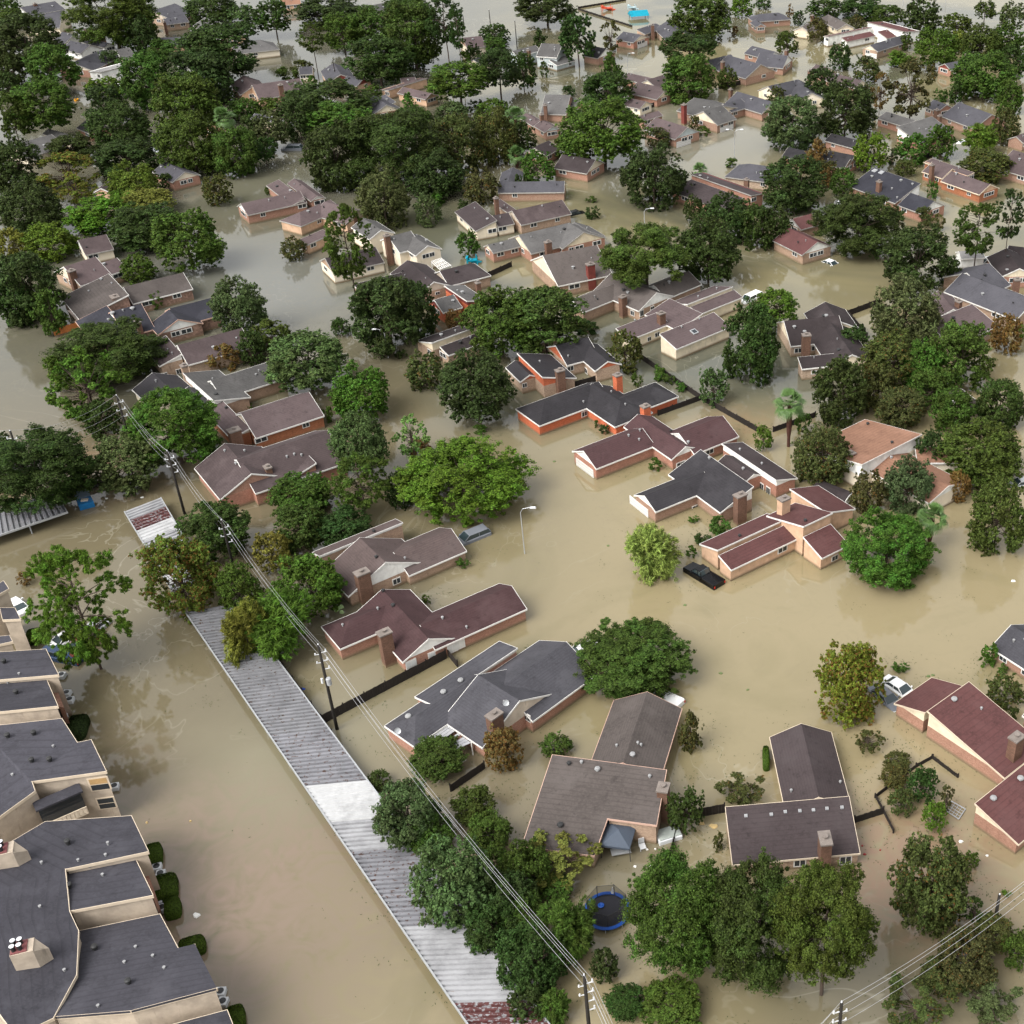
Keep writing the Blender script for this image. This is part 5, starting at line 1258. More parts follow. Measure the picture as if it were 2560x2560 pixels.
wires('power line between the first and second left poles', P1, P2); wires('power line between the second and third left poles', P2, P3)
wires('power line from the third pole to the transformer pole', P3, P4); wires('power line over the long carport trees down to the bottom pole', P4, P5, 1.6, .013)
off = [p + Vector((13, -26, 0)) for p in P5]; wires('power line leaving the bottom pole towards the lower right', P5, off, .8, .013)
wires('power line from the topmost pole across the left water', P1, P6, 1.4, .01)
wires('power line leaving the picture at the far left', P6, [p + Vector((-32, 4, 0)) for p in P6], 1.2, .01)
p8 = G(2640, 2140, 11.5); wires('power line rising from the bottom right pole to the right edge', P7, [p8 + (p-P7[0]) for p in P7], 1.0, .013)
p9 = G(2030, 2580, 11.5); wires('power line leaving the bottom right pole downwards', P7, [p9 + (p-P7[0]) + Vector((-4, -4, 0)) for p in P7], .4, .013)
for lb, b_, ty in (('utility pole in the upper left grove', (402, 355), 308), ('utility pole before the red fronted house', (842, 212), 149), ('utility pole at the top water, right of the grove', (1226, 62), 24),
                   ('utility pole beside the blue grey house', (1293, 124), 51), ('small utility pole among the top middle trees', (1160, 62), 38)):
    upole(lb, base=b_, topy=ty, brackets=0, r=.13)
def lamp(label, base, topy, arm=1, double=False):
    b_ = G(*base, 0); h = height_at(b_, topy)
    o = empty('street_lamp', b_, 0, label, 'street lamp', 'street lamps')
    m = MB(); m.tube([b_-UP*1.5, b_+UP*(h-.8)], .075, 8, .05); m.build('pole', M_grey, o)
    for s in ((-1, 1) if double else (arm,)):
        p = [b_+UP*(h-.8), b_+Vector((.3*s, 0, h-.25)), b_+Vector((1.3*s, 0, h))]
        m = MB(); m.tube(p, .04, 6); m.build('arm', M_grey, o)
        m = MB(); c = b_+Vector((1.6*s, 0, h-.02)); m.hexa([c+Vector((-.4, -.13, -.1)), c+Vector((.4, -.16, -.1)), c+Vector((.4, .16, -.1)), c+Vector((-.4, .13, -.1))], [c+Vector((-.35, -.09, .05)), c+Vector((.3, -.12, .08)), c+Vector((.3, .12, .08)), c+Vector((-.35, .09, .05))])
        m.build('lamp_head', M_ceram, o)
lamp('slim street lamp in the open tan water at the centre', (1312, 1384), 1268)
lamp('street lamp with two heads by the garage on the upper street', (1836, 396), 323, double=True)
lamp('street lamp behind the cypress in the upper middle', (1570, 190), 132)
lamp('street lamp above the wide centre tree', (1612, 575), 520)
lamp('street lamp before the dark tree at the centre left channel', (971, 895), 822, -1)
for x, y0, y1 in ((2257, 14, -25), (2292, 10, -25), (2364, 14, -25)): lamp({2257: 'left', 2292: 'middle', 2364: 'right'}[x]+' one of three lamp posts cut by the top edge', (x, y0), y1)

# ---------------------------------------------------------------- cars
def paint(name, c, rough=.25):
    if name in MATS: return MATS[name]
    m, n, b = newmat(name); b.inputs['Base Color'].default_value = (*c, 1); b.inputs['Roughness'].default_value = rough; b.inputs['Coat Weight'].default_value = .1; b.inputs['Specular IOR Level'].default_value = .25; MATS[name] = m; return m
PC = dict(white=(.75, .75, .74), black=(.004, .004, .005), grey=(.16, .17, .19), silver=(.5, .51, .52), blue=(.03, .055, .11), maroon=(.12, .02, .013), gold=(.4, .36, .28))
M_red = paint('red_lamp', (.5, .02, .013)); M_cglass = mat('car_glass', (.03, .045, .05), .06, .05, spec=.8)
M_wind = mat('windscreen_reflecting', (.12, .2, .2), .08, .05, spec=.8)
def car(label, k, f, bk, colr, kind='sedan', sink=.75, cat='car', name='parked_car'):
    A, B = GK(k, *f, .6), GK(k, *bk, .6); d = A-B; d.z = 0; u = d.normalized(); v = Vector((-u.y, u.x, 0)); c = (A+B)/2
    o = empty(name, (c.x, c.y, 0), 0, label, cat, 'vehicles caught in the flood')
    L = dict(sedan=4.7, suv=4.8, pickup=5.7, van=5.0, hatch=4.2)[kind]; Wd = .92 if kind != 'pickup' else .98
    T = lambda x, y, z: Vector((c.x, c.y, 0)) + u*x + v*y + UP*(z-sink)
    def loft(st, mt, nm, par=o, smooth=False):
        m = MB(); n = None
        for (x, w, z0, z1, e) in st:
            ring = [T(x, -w, z0), T(x, -w, z1-e), T(x, -w+e*1.3, z1), T(x, w-e*1.3, z1), T(x, w, z1-e), T(x, w, z0)]
            b0 = len(m.v); m.v += [tuple(p) for p in ring]
            if n is not None:
                for i in range(6): j = (i+1) % 6; m.f.append((n+i, n+j, b0+j, b0+i))
            else: m.f.append(tuple(range(b0, b0+6)))
            n = b0
        m.f.append(tuple(reversed(range(n, n+6)))); return m.build(nm, mt, par, smooth)
    h = L/2; bz = dict(sedan=.92, suv=1.05, pickup=1.1, van=1.1, hatch=.95)[kind]; pm = paint('paint_'+colr, PC[colr])
    if kind == 'pickup':
        loft([(h, Wd*.8, .4, .8, .08), (h-.15, Wd*.95, .35, bz-.1, .08), (h-1.4, Wd, .35, bz, .08), (-.35, Wd, .35, bz, .05), (-h, Wd, .35, .62, .013)], pm, 'body')
        m = MB()
        for s in (-1, 1): m.box(T((-.35-h)/2, s*(Wd-.07), .85), u*((h-.35)/2), v*.07, UP*.25)
        m.box(T(-h+.05, 0, .85), u*.06, v*Wd, UP*.25); m.build('bed', pm, o)
        m = MB(); m.box(T((-.4-h)/2, 0, .64), u*((h-.5)/2), v*(Wd-.16), UP*.03); m.build('bed_floor', M_grey if False else mat('bed_liner', (.16, .15, .13), .7), o)
        cb = [(1.35, .8, bz-.02, bz+.02, .013), (.75, .74, bz-.02, 1.68, .05), (-.2, .74, bz-.02, 1.7, .05), (-.42, .8, bz-.02, bz+.05, .013)]; rx = (.8, -.18)
        rz = 1.72
        for s in (-1, 1):
            m = MB(); m.box(T(-h, s*(Wd-.1), .8), u*.05, v*.08, UP*.14); m.build('tail_light', M_red, o)
    elif kind in ('suv', 'van'):
        loft([(h, Wd*.8, .4, .85, .08), (h-.15, Wd*.95, .35, bz-.08, .08), (h-1.1, Wd, .35, bz, .08), (-h+.1, Wd, .35, bz, .05), (-h, Wd*.95, .4, bz-.1, .05)], pm, 'body')
        cb = [(h-.95, .82, bz-.02, bz+.02, .013), (h-1.75, .76, bz-.02, 1.66, .06), (-h+.35, .76, bz-.02, 1.68, .06), (-h+.06, .82, bz-.02, bz+.1, .03)]; rx = (h-1.7, -h+.3); rz = 1.72
    else:
        loft([(h, Wd*.78, .4, .7, .08), (h-.2, Wd*.93, .3, bz-.14, .09), (h-1.25, Wd, .3, bz, .08), (-h+.9, Wd, .3, bz+.04, .08), (-h+.12, Wd*.92, .3, bz, .08), (-h, Wd*.82, .4, bz-.15, .05)], pm, 'body')
        cb = [(h-1.2, .8, bz-.02, bz+.02, .013), (h-1.95, .68, bz-.02, 1.4, .07), (-h+1.45, .68, bz-.02, 1.41, .07), (-h+.72, .78, bz-.02, bz+.06, .013)]; rx = (h-1.9, -h+1.35); rz = 1.44
    cg = loft(cb, M_cglass, 'cabin_glass')
    m = MB(); a, b2 = rx; w2 = cb[1][1]+.01
    m.hexa([T(a, -w2, rz-.07), T(a, w2, rz-.07), T(b2, w2, rz-.07), T(b2, -w2, rz-.07)], [T(a-.1, -w2+.1, rz), T(a-.1, w2-.1, rz), T(b2+.1, w2-.1, rz), T(b2+.1, -w2+.1, rz)]); rf = m.build('roof', pm, o, bevel=.03)
    m = MB()
    for s in (-1, 1):
        for (x0, z0, x1, z1) in ((cb[0][0]+.02, cb[0][3], cb[1][0]+.03, cb[1][3]), (cb[-1][0]-.02, cb[-1][3], cb[-2][0]-.03, cb[-2][3]), ((cb[1][0]+cb[2][0])/2, bz, (cb[1][0]+cb[2][0])/2, rz-.05)):
            m.tube([T(x0, s*.81, z0), T(x1, s*(w2-.02), z1)], .045, 5)
    m.build('pillar', pm, rf)
    for s in (-1, 1):
        m = MB(); m.box(T(cb[0][0]-.25, s*(Wd+.1), bz+.05), u*.07, v*.11, UP*.08); m.build('wing_mirror', pm, o)
    for s in (-1, 1):
        m = MB(); m.box(T(h-.1, s*(Wd-.28), .66), u*.08, v*.16, UP*.07); m.build('headlight', M_ceram, o)
car('black pickup truck with an open bed beside the peach walled house', '22', (1345, 405), (1545, 525), 'black', 'pickup', .4, 'pickup truck', 'pickup_truck')
car('white sedan flooded to its doors beside the tall orange tree', '32', (1060, 1345), (925, 1255), 'white', 'sedan', .72)
car('dark grey sedan half hidden by the tall orange tree', '32', (950, 1420), (830, 1320), 'grey', 'sedan', .72)
car('dark wagon sunk to its windows behind the brown brick wing', '12', (1565, 195), (1690, 145), 'grey', 'suv', .6)
car('white van at the end of the mauve roofed house', '21', (1752, 325), (1850, 280), 'white', 'van', .7, 'van', 'parked_van')
car('black car nose up beside the wood panel house end', '20', (525, 1580), (430, 1600), 'black', 'sedan', .8)
car('white car sunk to its roof in the open tan water at right', '31', (515, 45), (435, 15), 'white', 'sedan', .95)
car('blue pickup truck beside the large car park pine', '02', (395, 1050), (520, 1075), 'blue', 'pickup', .5, 'pickup truck', 'pickup_truck')
car('white car under the large car park pine', '02', (560, 900), (470, 950), 'white', 'sedan', .5)
car('maroon and silver car behind the pine trunk', '02', (600, 1000), (655, 960), 'maroon', 'suv', .5)
car('silver car at the right of the car park pine trunk', '02', (660, 900), (720, 850), 'silver', 'sedan', .5)
car('white hatchback partly hidden by the apartment corner', '02', (90, 665), (150, 720), 'white', 'hatch', .5)
car('white car behind the big tree at the charcoal roof', '22', (480, 1050), (590, 1010), 'white', 'suv', .8)
car('white car among bright trees, upper right block', '30', (1450, 1058), (1520, 1058), 'white', 'sedan', .8)
car('white sedan sunk behind the dark tree, right block', '30', (500, 1505), (590, 1515), 'white', 'sedan', .9)
car('dark jeep at the left bank of the great grove', '10', (230, 1110), (310, 1110), 'grey', 'suv', .5)
car('silver car in the shade of the upper left grove', '00', (1110, 1105), (1200, 1130), 'silver', 'sedan', .7)
car('silver car behind the cream walled garage, upper right', '31', (1480, 60), (1570, 50), 'silver', 'sedan', .5)
car('white truck parked beside the cream walled garage, upper right', '31', (1630, 40), (1700, 30), 'white', 'suv', .5)
car('white pickup with pink and teal load behind the brown wing', '22', (1060, 1350), (1155, 1395), 'white', 'pickup', .5, 'pickup truck', 'pickup_truck')
car('silver car under trees at the right edge below the thicket', '31', (1880, 1690), (1960, 1680), 'silver', 'sedan', .8)

# ---------------------------------------------------------------- yard things
def trampoline():
    c = GK('23', 717, 1075, .55); c0 = Vector((c.x, c.y, 0)); o = empty('trampoline', c0, 0, 'round black trampoline with blue rim and sagging net', 'trampoline')
    r = 2.15; bl = mat('blue_pad', (.008, .06, .28), .5, .2); z = .5
    m = MB(); n = 40
    for i in range(n):
        a, b = 2*math.pi*i/n, 2*math.pi*(i+1)/n; P = lambda t, q, h: c0 + Vector((math.cos(t)*q, math.sin(t)*q, h))
        m.hexa([P(a, r-.32, z), P(a, r, z), P(b, r, z), P(b, r-.32, z)], [P(a, r-.32, z+.06), P(a, r, z+.05), P(b, r, z+.05), P(b, r-.32, z+.06)])
    m.build('rim_pad', bl, o)
    m = MB(); m.lathe(c0+UP*(z-.02), [(r-.3, 0), (r-.3, .013)], 40); m.build('mat', mat('trampoline_mat', (.012, .012, .016), .7, .2), o)
    nm, nn, nb = newmat('net_mesh'); nb.inputs['Base Color'].default_value = (.02, .02, .02, 1); nb.inputs['Alpha'].default_value = .42
    m = MB(); k = 7; Q = [c0 + Vector((math.cos(2*math.pi*i/k+.35)*(r-.35), math.sin(2*math.pi*i/k+.35)*(r-.35), 0)) for i in range(k)]
    for i in range(k): m.poly([Q[i]+UP*z, Q[(i+1) % k]+UP*z, Q[(i+1) % k]+UP*(z+1.5), Q[i]+UP*(z+1.5)])
    m.build('safety_net', nm, o)
    m = MB()
    for i in range(k): m.tube([Q[i], Q[i]+UP*(z+1.55)], .035, 6); m.tube([Q[i]+UP*(z+1.5), Q[(i+1) % k]+UP*(z+1.5)], .02, 5)
    m.build('net_frame', M_ventd, o)
    m = MB()
    for i in range(8): a = i*math.pi/4; p = c0+Vector((math.cos(a)*(r-.1), math.sin(a)*(r-.1), 0)); m.tube([p-UP*1.2, p+UP*z], .04, 6)
    m.build('legs', M_grey, o)
    p = GK('23', 672, 1040, z+.05); m = MB()
    m.lathe(p, [(.1, 0), (.28, .03), (.3, .1), (.2, .14), (.1, .06)], 16); top(tag(m.build('ring_toy', bl), 'blue ring toy lying on the trampoline', 'toy'), p)
    p = GK('23', 760, 940, z+.05); m = MB(); m.lathe(p, [(.16, 0), (.12, .2), (.03, .75)], 8); top(tag(m.build('cone_toy', M_ceram), 'pale pointed toy standing on the trampoline', 'toy'), p)
trampoline()
def gazebo():
    z = 1.75; q = [GK('23', x, y, z) for x, y in ((720, 398), (940, 430), (888, 610), (668, 582))]; ap = sum(q, Vector())/4; ap.z = z+.75
    o = empty('canopy_tent', (ap.x, ap.y, 0), 0, 'grey square canopy tent beside the brown roof', 'canopy tent')
    m = MB(); 
    for i in range(4): m.poly([q[i], q[(i+1) % 4], ap]); m.poly([q[i]-UP*.25, q[(i+1) % 4]-UP*.25, q[(i+1) % 4], q[i]])
    m.build('canopy', mat('grey_canvas', (.06, .075, .1), .7, .12), o)
    for p in q: m = MB(); m.tube([Vector((p.x, p.y, -1.2)), p-UP*.02], .04, 6); m.build('leg', M_black, o)
    p = sum(q, Vector())/4; m = MB(); m.box((p.x+.2, p.y-.8, .42), (.9, .2, 0), (-.12, .4, 0), (0, 0, .05)); top(tag(m.build('patio_table', M_grey), 'white topped patio table under the canopy tent', 'table'), (p.x, p.y, 0))
gazebo()
def chaise(k, x, y, lab):
    p = GK(k, x, y, .3); o = empty('garden_chair', (p.x, p.y, 0), 0, lab, 'chair'); u = Vector((.9, .3, 0)).normalized(); v = Vector((-u.y, u.x, 0)); p = Vector((p.x, p.y, .3))
    m = MB(); 
    for i in range(6): m.box(p+v*(-.3+i*.12), u*.3, v*.045, UP*.02)
    m.build('seat', M_ceram, o)
    m = MB()
    for i in range(6): m.box(p+v*.42+u*(-.25+i*.1)+UP*.35, u*.035, v*.02, UP*.35)
    m.build('backrest', M_ceram, o)
    for a in (-.27, .27):
        for b in (-.3, .35): m = MB(); m.box(p+u*a+v*b-UP*.35, u*.03, v*.03, UP*.35); m.build('leg', M_ceram, o)
chaise('23', 985, 590, 'white slatted garden chair beside the canopy tent')
def hottub():
    p = GK('23', 1180, 488, .55); u = (GK('23', 1235, 470, .55)-GK('23', 1135, 500, .55)).normalized(); v = Vector((-u.y, u.x, 0))
    o = empty('hot_tub', (p.x, p.y, 0), 0, 'grey covered tub with white edge by the dark shrub', 'hot tub')
    m = MB(); m.box((p.x, p.y, 0), u*1.2, v*.8, UP*.5); m.build('shell', M_ceram, o, bevel=.1)
    m = MB(); m.box((p.x, p.y, .56), u*1.1, v*.7, UP*.05); m.build('cover', mat('tub_cover', (.33, .36, .33), .6), o, bevel=.03)
hottub()
def bits(k, lst, col, nm, cat, lab, sz=.25, flat=.1):
    for i, (x, y) in enumerate(lst):
        p = GK(k, x, y, .013); m = MB(); s = sz*R.uniform(.7, 1.3); n = 9; ring = []
        for j in range(n): a = j*2*math.pi/n; q = s*R.uniform(.6, 1.1); ring.append(Vector((p.x+math.cos(a)*q, p.y+math.sin(a)*q*.7, 0)))
        m.hexa([q-UP*.05 for q in ring], [Vector((p.x, p.y, 0)).lerp(q, .75)+UP*flat for q in ring])
        o = top(m.build(nm, mat('litter_'+nm+col[0], col[1], .6)), (p.x, p.y, 0)); tag(o, lab[i] if isinstance(lab, list) else lab, cat, 'floating litter')
WT, TNc = ('white', (.75, .74, .7)), ('tan', (.5, .36, .16))
bits('03', [(1485, 1110)], WT, 'plastic_bag', 'litter', ['large white scrap floating right of the apartment hedges'], .45)
bits('03', [(1108, 412), (1437, 402)], TNc, 'driftwood', 'litter', ['pale scrap floating beside the balcony block', 'dark scrap in the water right of the balcony block'], .2)
bits('23', [(930, 745), (1040, 738), (1020, 615), (1080, 612)], WT, 'floating_cup', 'litter', ['white scrap left of two below the canopy tent', 'white scrap right of two below the canopy tent', 'white scrap near the garden chair', 'white scrap furthest right in the backyard'], .18)
bits('23', [(1432, 418), (1520, 440)], TNc, 'floating_board', 'litter', ['tan board floating near the dark fence', 'tan board floating nearest the plum roof'], .55)
bits('33', [(1655, 662), (1455, 555)], WT, 'floating_ball', 'litter', ['white ball floating at the maroon house corner', 'small float beside the drifting frame'], .24)
bits('33', [(712, 588), (728, 652), (848, 620)], ('red', (.25, .03, .03)), 'floating_brick', 'litter', ['upper red scrap beside the plum roof wall', 'lower red scrap beside the plum roof wall', 'dark red scrap near the planter'], .16)
bits('01', [(805, 1830), (1075, 1822), (640, 1745), (760, 1725)], WT, 'floating_foam', 'litter', ['white scrap right of the blue dumpster', 'white scrap by the small carport', 'white scrap on the fence by the dumpster', 'orange white scrap on the fence top'], .25)
bits('22', [(725, 255), (1575, 1218), (1780, 1342), (1305, 703)], ('leaf', (.12, .16, .06)), 'floating_branch', 'branch', ['leafy twig in open water left of the willow', 'leafy twig in the middle of the right street', 'lone leaf clump near the orange tree', 'twig below the black pickup'], .3)
bits('32', [(1850, 520)], WT, 'floating_foam', 'litter', ['white scrap in the tan water at far right'], .3)
bits('32', [(1210, 1240), (1245, 1232)], ('leaf', (.12, .16, .06)), 'floating_branch', 'branch', ['left twig above the maroon roof', 'right twig above the maroon roof'], .3)
bits('21', [(320, 1550)], ('leaf', (.12, .16, .06)), 'floating_branch', 'branch', ['dark twig left of the white garage gable'], .35)
bits('12', [(350, 1335)], ('blue', (.02, .06, .3)), 'blue_float', 'litter', ['blue scrap beside the long carport'], .4)
bits('12', [(610, 740), (650, 760), (640, 722)], ('lime', (.4, .55, .25)), 'yard_toy', 'toy', ['pale toy heap by the brown chimney, left piece', 'pale toy heap by the brown chimney, right piece', 'pale toy heap by the brown chimney, back piece'], .4, .3)
def dumpster():
    P = [GK('01', x, y, .9) for x, y in ((562, 1800), (665, 1772), (705, 1850), (592, 1880))]; c = sum(P, Vector())/4
    o = empty('dumpster', (c.x, c.y, 0), 0, 'blue dumpster with grey lid beside the dark fence', 'dumpster'); bl = mat('dumpster_blue', (.01, .13, .32), .5, .25)
    m = MB(); m.hexa([Vector((p.x, p.y, -.8)) for p in P], P); m.build('bin', bl, o)
    m = MB(); mid = (P[0]+P[3])/2, (P[1]+P[2])/2
    m.hexa([P[0]+UP*.01, P[1]+UP*.01, mid[1]+UP*.01, mid[0]+UP*.01], [P[0]+UP*.35, P[1]+UP*.35, mid[1]+UP*.12, mid[0]+UP*.12]); m.build('lid', mat('lid_grey', (.12, .16, .2), .5), o)
    m = MB()
    for s in (0, 1): a, b = (P[3], P[2]) if s else (P[0], P[3]); m.tube([a-UP*.3, b-UP*.3], .06, 6)
    m.build('lifting_bar', bl, o)
    m = MB(); q = (mid[0]+mid[1]+P[2]+P[3])/4+UP*.1; m.box(q, (.45, .1, 0), (-.08, .3, 0), UP*.12); top(tag(m.build('rubbish_sack', mat('sack', (.45, .4, .33), .7), bevel=.08), 'pale rubbish heap in the blue dumpster', 'litter'), q)
dumpster()
def acunit(k, x, y, lab, z=.7):
    p = GK(k, x, y, z); o = empty('air_conditioner', (p.x, p.y, 0), R.uniform(-.1, .3), lab, 'air conditioner', 'air conditioning units')
    m = MB(); m.abox((p.x, p.y, 0), .42, .42, z); a = m.build('housing', M_ceram, o, bevel=.06)
    m = MB(); m.lathe((p.x, p.y, z+.005), [(.3, 0), (.3, .03), (.05, .05)], 16); m.build('fan', M_black, o)
for q in (('03', 1180, 738, 'air conditioner between the first two round hedges, left one'), ('03', 1208, 790, 'air conditioner above the large double hedge'), ('03', 1188, 992, 'upper air conditioner below the large double hedge'), ('03', 1218, 1048, 'lower air conditioner below the large double hedge'),
          ('03', 860, 130, 'air conditioner beside the corner windows'), ('03', 1662, 1680, 'air conditioner at the corner of the saw tooth block'), ('03', 1678, 1755, 'low air conditioner below the saw tooth corner'), ('02', 500, 1357, 'dark topped air conditioner by the stepped block'), ('02', 522, 1408, 'white air conditioner by the stepped block'), ('02', 480, 1515, 'air conditioner at the brick strip'), ('02', 460, 1222, 'air conditioner at the roof corner of the stepped block')): acunit(*q, z=.45)
def hedge(k, x, y, w, h, lab, ang=.35, tint=(.055, .115, .013)):
    X, Y = K(k, x, y); p = G(X, Y, .7); s = FPX/depth(p); a, b = w*CS/2/s, h*CS/2/s/.8
    rg = np.random.default_rng(int(x)); n = 9000; u = rg.normal(size=(n, 3)); u[:, 2] = abs(u[:, 2]); u /= (np.abs(u)**5).sum(1)[:, None]**.2
    Pp = u*np.array([a, b, 1.15])*rg.uniform(.93, 1.0, n)[:, None]; ax = rg.normal(size=(n, 3)); ax /= np.linalg.norm(ax, axis=1)[:, None]; nn = u+rg.normal(size=(n, 3))*.35; bx = np.cross(ax, nn); bx /= np.linalg.norm(bx, axis=1)[:, None]; ax = np.cross(nn, bx); ax /= np.linalg.norm(ax, axis=1)[:, None]
    V = np.stack([Pp-ax*.07, Pp+bx*.05, Pp+ax*.07, Pp-bx*.05], 1).reshape(-1, 3)
    me = bpy.data.meshes.new('hedge'); me.vertices.add(4*n); me.vertices.foreach_set('co', V.astype(np.float32).ravel()); me.loops.add(4*n); me.loops.foreach_set('vertex_index', np.arange(4*n, dtype=np.int32)); me.polygons.add(n); me.polygons.foreach_set('loop_start', np.arange(0, 4*n, 4, dtype=np.int32)); me.polygons.foreach_set('loop_total', np.full(n, 4, dtype=np.int32)); me.update(); me.materials.append(M_leaf)
    o = bpy.data.objects.new('hedge', me); COL.objects.link(o); o.location = (p.x, p.y, 0); o.rotation_euler.z = ang; o.color = (*tint, 1); tag(o, lab, 'hedge', 'clipped hedges')
hedge('03', 1155, 640, 120, 150, 'small clipped hedge at the top of the apartment wall row')
hedge('03', 1235, 890, 190, 190, 'largest clipped hedge beside the brick strip'); hedge('03', 1298, 1045, 115, 135, 'egg shaped clipped hedge below the largest one')
hedge('03', 1445, 1335, 190, 120, 'clipped hedge curving round the saw tooth roof corner'); hedge('03', 1775, 1875, 130, 160, 'olive clipped hedge at the bottom edge')
hedge('02', 265, 925, 130, 110, 'rectangular clipped hedge beside the blue pickup'); hedge('02', 575, 1615, 150, 200, 'tall clipped hedge beside the stepped block', .2, (.03, .06, .016))
hedge('03', 20, 1760, 90, 160, 'dark bush in the bottom left corner'); hedge('22', 1918, 1845, 50, 170, 'narrow clipped hedge at the plum roof wall', 0, (.05, .12, .013))
def shed():
    A, B = GK('31', 440, 1760, .9), GK('31', 545, 1800, .9); u = (B-A).normalized(); v = Vector((-u.y, u.x, 0)); c = (A+B)/2; c.z = 0
    o = empty('garden_shed', c, 0, 'small barrel roofed shed with a white arched front', 'shed', None); m = MB(); L = 2.6; r = 1.7; pr = [Vector((0, 0, 0))]
    arc = [(r*math.cos(t), r*math.sin(t)*1.0) for t in [math.pi*i/12 for i in range(13)]]
    P0 = [c+v*a+UP*(b-.1)-u*L for a, b in arc]; P1_ = [p+u*(2*L) for p in P0]
    m.hexa(P0, P1_); m.build('roof', roofmat('umber'), o)
    m = MB(); m.hexa([c+(p-c)*1.0 + u*0 for p in [c+v*a*.93+UP*(b*.93-.1)+u*(L+.02) for a, b in arc]], [c+v*a*.93+UP*(b*.93-.1)+u*(L+.1) for a, b in arc]); m.build('front_wall', wallmat('white'), o)
shed()
def play(k, x, y, mt, lab, w=1.6, kind=0):
    p = GK(k, x, y, .8); o = empty('play_structure', (p.x, p.y, 0), .3, lab, 'play structure', 'playground equipment')
    q = Vector((p.x, p.y, 0))
    for a in (-w, w):
        for b in (-w*.7, w*.7): m = MB(); m.tube([q+Vector((a, b, -1)), q+Vector((a, b, 1.6))], .09, 6); m.build('post', mt, o)
    if kind == 0:
        m = MB(); m.hexa([q+Vector((-w*1.15, -w*.9, 1.0)), q+Vector((w*1.15, -w*.9, 1.0)), q+Vector((w*1.15, w*.9, 1.0)), q+Vector((-w*1.15, w*.9, 1.0))], [q+Vector((-w*1.1, -.1, 2.3)), q+Vector((w*1.1, -.1, 2.3)), q+Vector((w*1.1, .1, 2.3)), q+Vector((-w*1.1, .1, 2.3))]); m.build('canopy', mt, o)
    else:
        m = MB(); m.tube([q+Vector((-w, 0, 1.5)), q+Vector((-w*.4, 0, .9)), q+Vector((w*.5, .3, .3)), q+Vector((w*1.8, .6, -.2))], .4, 8); m.build('slide', mt, o)
        m = MB(); m.box(q+UP*.8, (w, 0, 0), (0, w*.6, 0), UP*.08); m.build('platform', mt, o)
play('20', 955, 115, mat('teal_plastic', (.0, .24, .34), .5), 'teal canopy of the flooded playground', 2.6)
play('20', 715, 60, mat('red_plastic', (.5, .07, .03), .5), 'red and yellow play structure left of the teal canopy', 1.6, 1)
play('20', 905, 55, mat('pale_plastic', (.4, .52, .55), .5), 'pale grey play structure behind the teal canopy', 1.2, 1)
play('11', 1630, 30, mat('teal_plastic', (.0, .24, .34), .5), 'teal frame behind the white pergola', .9, 1)
def boat(k, a, b, col, lab, w=.4, cat='kayak', nm='kayak'):
    A, B = GK(k, *a, .25), GK(k, *b, .25); c = (A+B)/2; d = (B-A)/2; u = d.normalized(); v = Vector((-u.y, u.x, 0)); n = 12; m = MB(); lo, hi = [], []
    for i in range(2*n):
        t = 2*math.pi*i/(2*n); q = c+d*math.cos(t)+v*w*math.sin(t); lo.append(Vector((q.x, q.y, 0)).lerp(Vector((c.x, c.y, 0)), .15)-UP*.1); hi.append(Vector((q.x, q.y, .35)))
    m.hexa(lo, hi); o = empty(nm, (c.x, c.y, 0), 0, lab, cat); m.build('hull', mat('paint_'+nm+lab[:3], col, .4), o)
    m = MB(); m.hexa([Vector((c.x, c.y, .36)).lerp(q+UP*.01, .55) for q in hi], [Vector((c.x, c.y, .4)).lerp(q+UP*.06, .5) for q in hi]); m.build('cockpit', M_black, o)
boat('01', (1290, 975), (1385, 960), (.55, .04, .013), 'red kayak in the yard of the mauve roofed house', .55)
boat('00', (558, 752), (592, 750), (.7, .3, .013), 'orange raft drifting in the upper left channel', .8, 'raft', 'raft')
def pergola():
    z = 2.3; q = [GK('11', x, y, z) for x, y in ((1325, 45), (1400, 20), (1475, 75), (1390, 105))]; c = sum(q, Vector())/4
    o = empty('pergola', (c.x, c.y, 0), 0, 'white lattice pergola behind the long brown roof', 'pergola')
    m = MB()
    for i in range(7):
        a, b = q[0].lerp(q[1], i/6), q[3].lerp(q[2], i/6); m.tube([a, b], .09, 4)
    for i in range(4): a, b = q[0].lerp(q[3], i/3), q[1].lerp(q[2], i/3); m.tube([a+UP*.1, b+UP*.1], .09, 4)
    m.build('lattice', M_white, o)
    for p in q: m = MB(); m.tube([Vector((p.x, p.y, -1)), p], .1, 6); m.build('post', M_white, o)
pergola()
def patio(k, pts, z, mt, lab, st=True):
    q = [GK(k, x, y, z) for x, y in pts]; c = sum(q, Vector())/4; o = empty('patio_cover', (c.x, c.y, 0), 0, lab, 'patio cover', None)
    n = 9; m = MB()
    for i in range(n):
        if st and i in (3, 5): continue
        a, b = q[0].lerp(q[1], i/n), q[3].lerp(q[2], i/n); e, d = q[0].lerp(q[1], (i+.9)/n), q[3].lerp(q[2], (i+.9)/n); m.hexa([a-UP*.05, e-UP*.05, d-UP*.05, b-UP*.05], [a, e, d, b])
    m.build('cover_slats', mt, o)
    for p in q: m = MB(); m.tube([Vector((p.x, p.y, -1)), p], .07, 6); m.build('post', M_white, o)
patio('12', [(1440, 1612), (1625, 1742), (1480, 1805), (1270, 1745)], 1.7, MC['l'], 'slatted white metal patio cover on the charcoal roofed house')
patio('01', [(510, 412), (722, 362), (752, 405), (590, 497)], 2.0, mat('brown_sheet', (.2, .16, .14), .7), 'brown panelled patio cover behind the blue black roof', False)
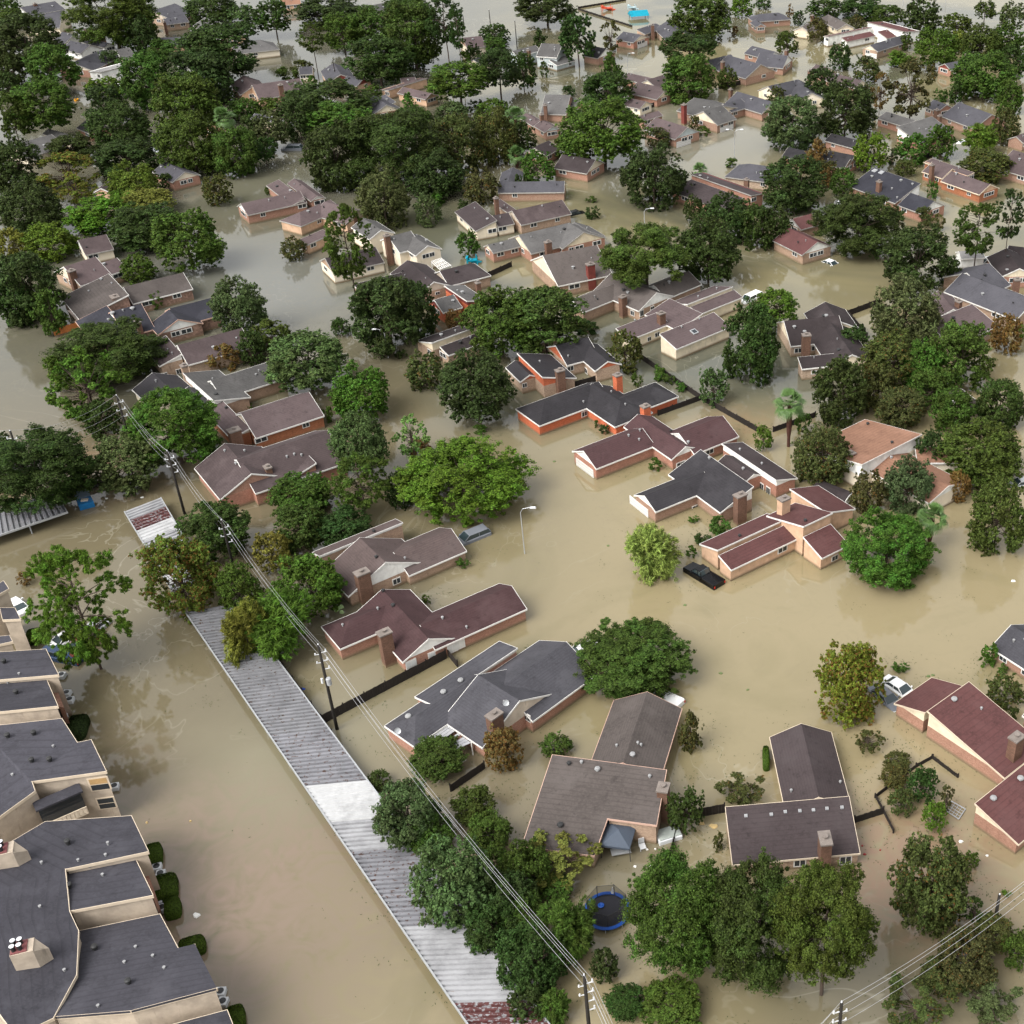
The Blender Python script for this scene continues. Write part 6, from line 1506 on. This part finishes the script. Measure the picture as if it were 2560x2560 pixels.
def frame_(k, pts, lab):
    q = [GK(k, x, y, .15) for x, y in pts]; c = sum(q, Vector())/4; o = empty('drifting_cage', (c.x, c.y, 0), 0, lab, 'frame'); m = MB()
    for i in range(4): m.tube([q[i], q[(i+1) % 4]], .06, 5)
    m.build('outline', M_grey, o); m = MB()
    for i in range(1, 4): m.tube([q[0].lerp(q[1], i/4), q[3].lerp(q[2], i/4)], .03, 4); m.tube([q[0].lerp(q[3], i/4), q[1].lerp(q[2], i/4)], .03, 4)
    m.build('mesh', M_grey, o)
frame_('33', [(1385, 250), (1490, 310), (1440, 385), (1340, 320)], 'metal frame drifting beside the planter shrubs')
def dish(k, x, y, z, lab):
    p = GK(k, x, y, z); o = empty('satellite_dish', p - UP*.4, 0, lab, 'satellite dish', 'satellite dishes')
    m = MB(); m.tube([p-UP*.5, p-UP*.1], .03, 6); m.build('mast', M_grey, o)
    d = Vector((.3, -.75, .55)).normalized(); a = d.orthogonal().normalized(); b = d.cross(a); m = MB(); rings = []
    for r_, dz in ((.08, 0), (.22, .03), (.34, .1)): rings.append([p+d*dz+a*r_*math.cos(t*math.pi/8)+b*r_*math.sin(t*math.pi/8) for t in range(16)])
    for i in range(2): 
        for j in range(16): m.poly([rings[i][j], rings[i][(j+1) % 16], rings[i+1][(j+1) % 16], rings[i+1][j]])
    m.poly(rings[0]); m.build('reflector', M_grey, o); m = MB(); m.tube([p-d*.02, p+d*.4], .02, 5); m.build('feed_arm', M_grey, o)
dish('12', 1068, 1652, 3.2, 'satellite dish on the left hip of the charcoal roof'); dish('12', 1885, 1440, 4.3, 'satellite dish above the charcoal roof chimney')
dish('02', 205, 820, 3.4, 'satellite dish at the stepped apartment block corner')

def debris():
    rg = random.Random(3); m = MB(); spots = []
    for o in COL.objects:
        if o.parent is None and o.get('category') in ('house', 'fence', 'tree', 'shrub') and 60 < o.location.y < 260:
            w = {'house': 9, 'fence': 5, 'tree': 5, 'shrub': 2}[o['category']]
            for _ in range(9): a = rg.uniform(0, 6.28); q = w*rg.uniform(.7, 1.6); spots.append((o.location.x+q*math.cos(a), o.location.y+q*math.sin(a), rg.randint(3, 12), .9))
    for _ in range(160): p = G(rg.uniform(0, 2560), rg.uniform(500, 2560)); spots.append((p.x, p.y, rg.randint(1, 4), 1.5))
    for x, y, n, s in spots:
        for _ in range(n):
            cx, cy = x+rg.gauss(0, s), y+rg.gauss(0, s*.5); a = rg.uniform(0, 3.1); l, w = rg.uniform(.04, .17), rg.uniform(.02, .06); z = .012+rg.random()*.02
            u = Vector((math.cos(a), math.sin(a), 0)); v = Vector((-u.y, u.x, 0)); c = Vector((cx, cy, z)); m.poly([c-u*l, c-v*w, c+u*l+UP*.01, c+v*w])
    tag(m.build('floating_leaves', mat('drowned_leaves', (.07, .075, .03), .8, .5)), 'scattered leaves and twigs floating on the flood water', 'leaf litter', kind='stuff')
debris()
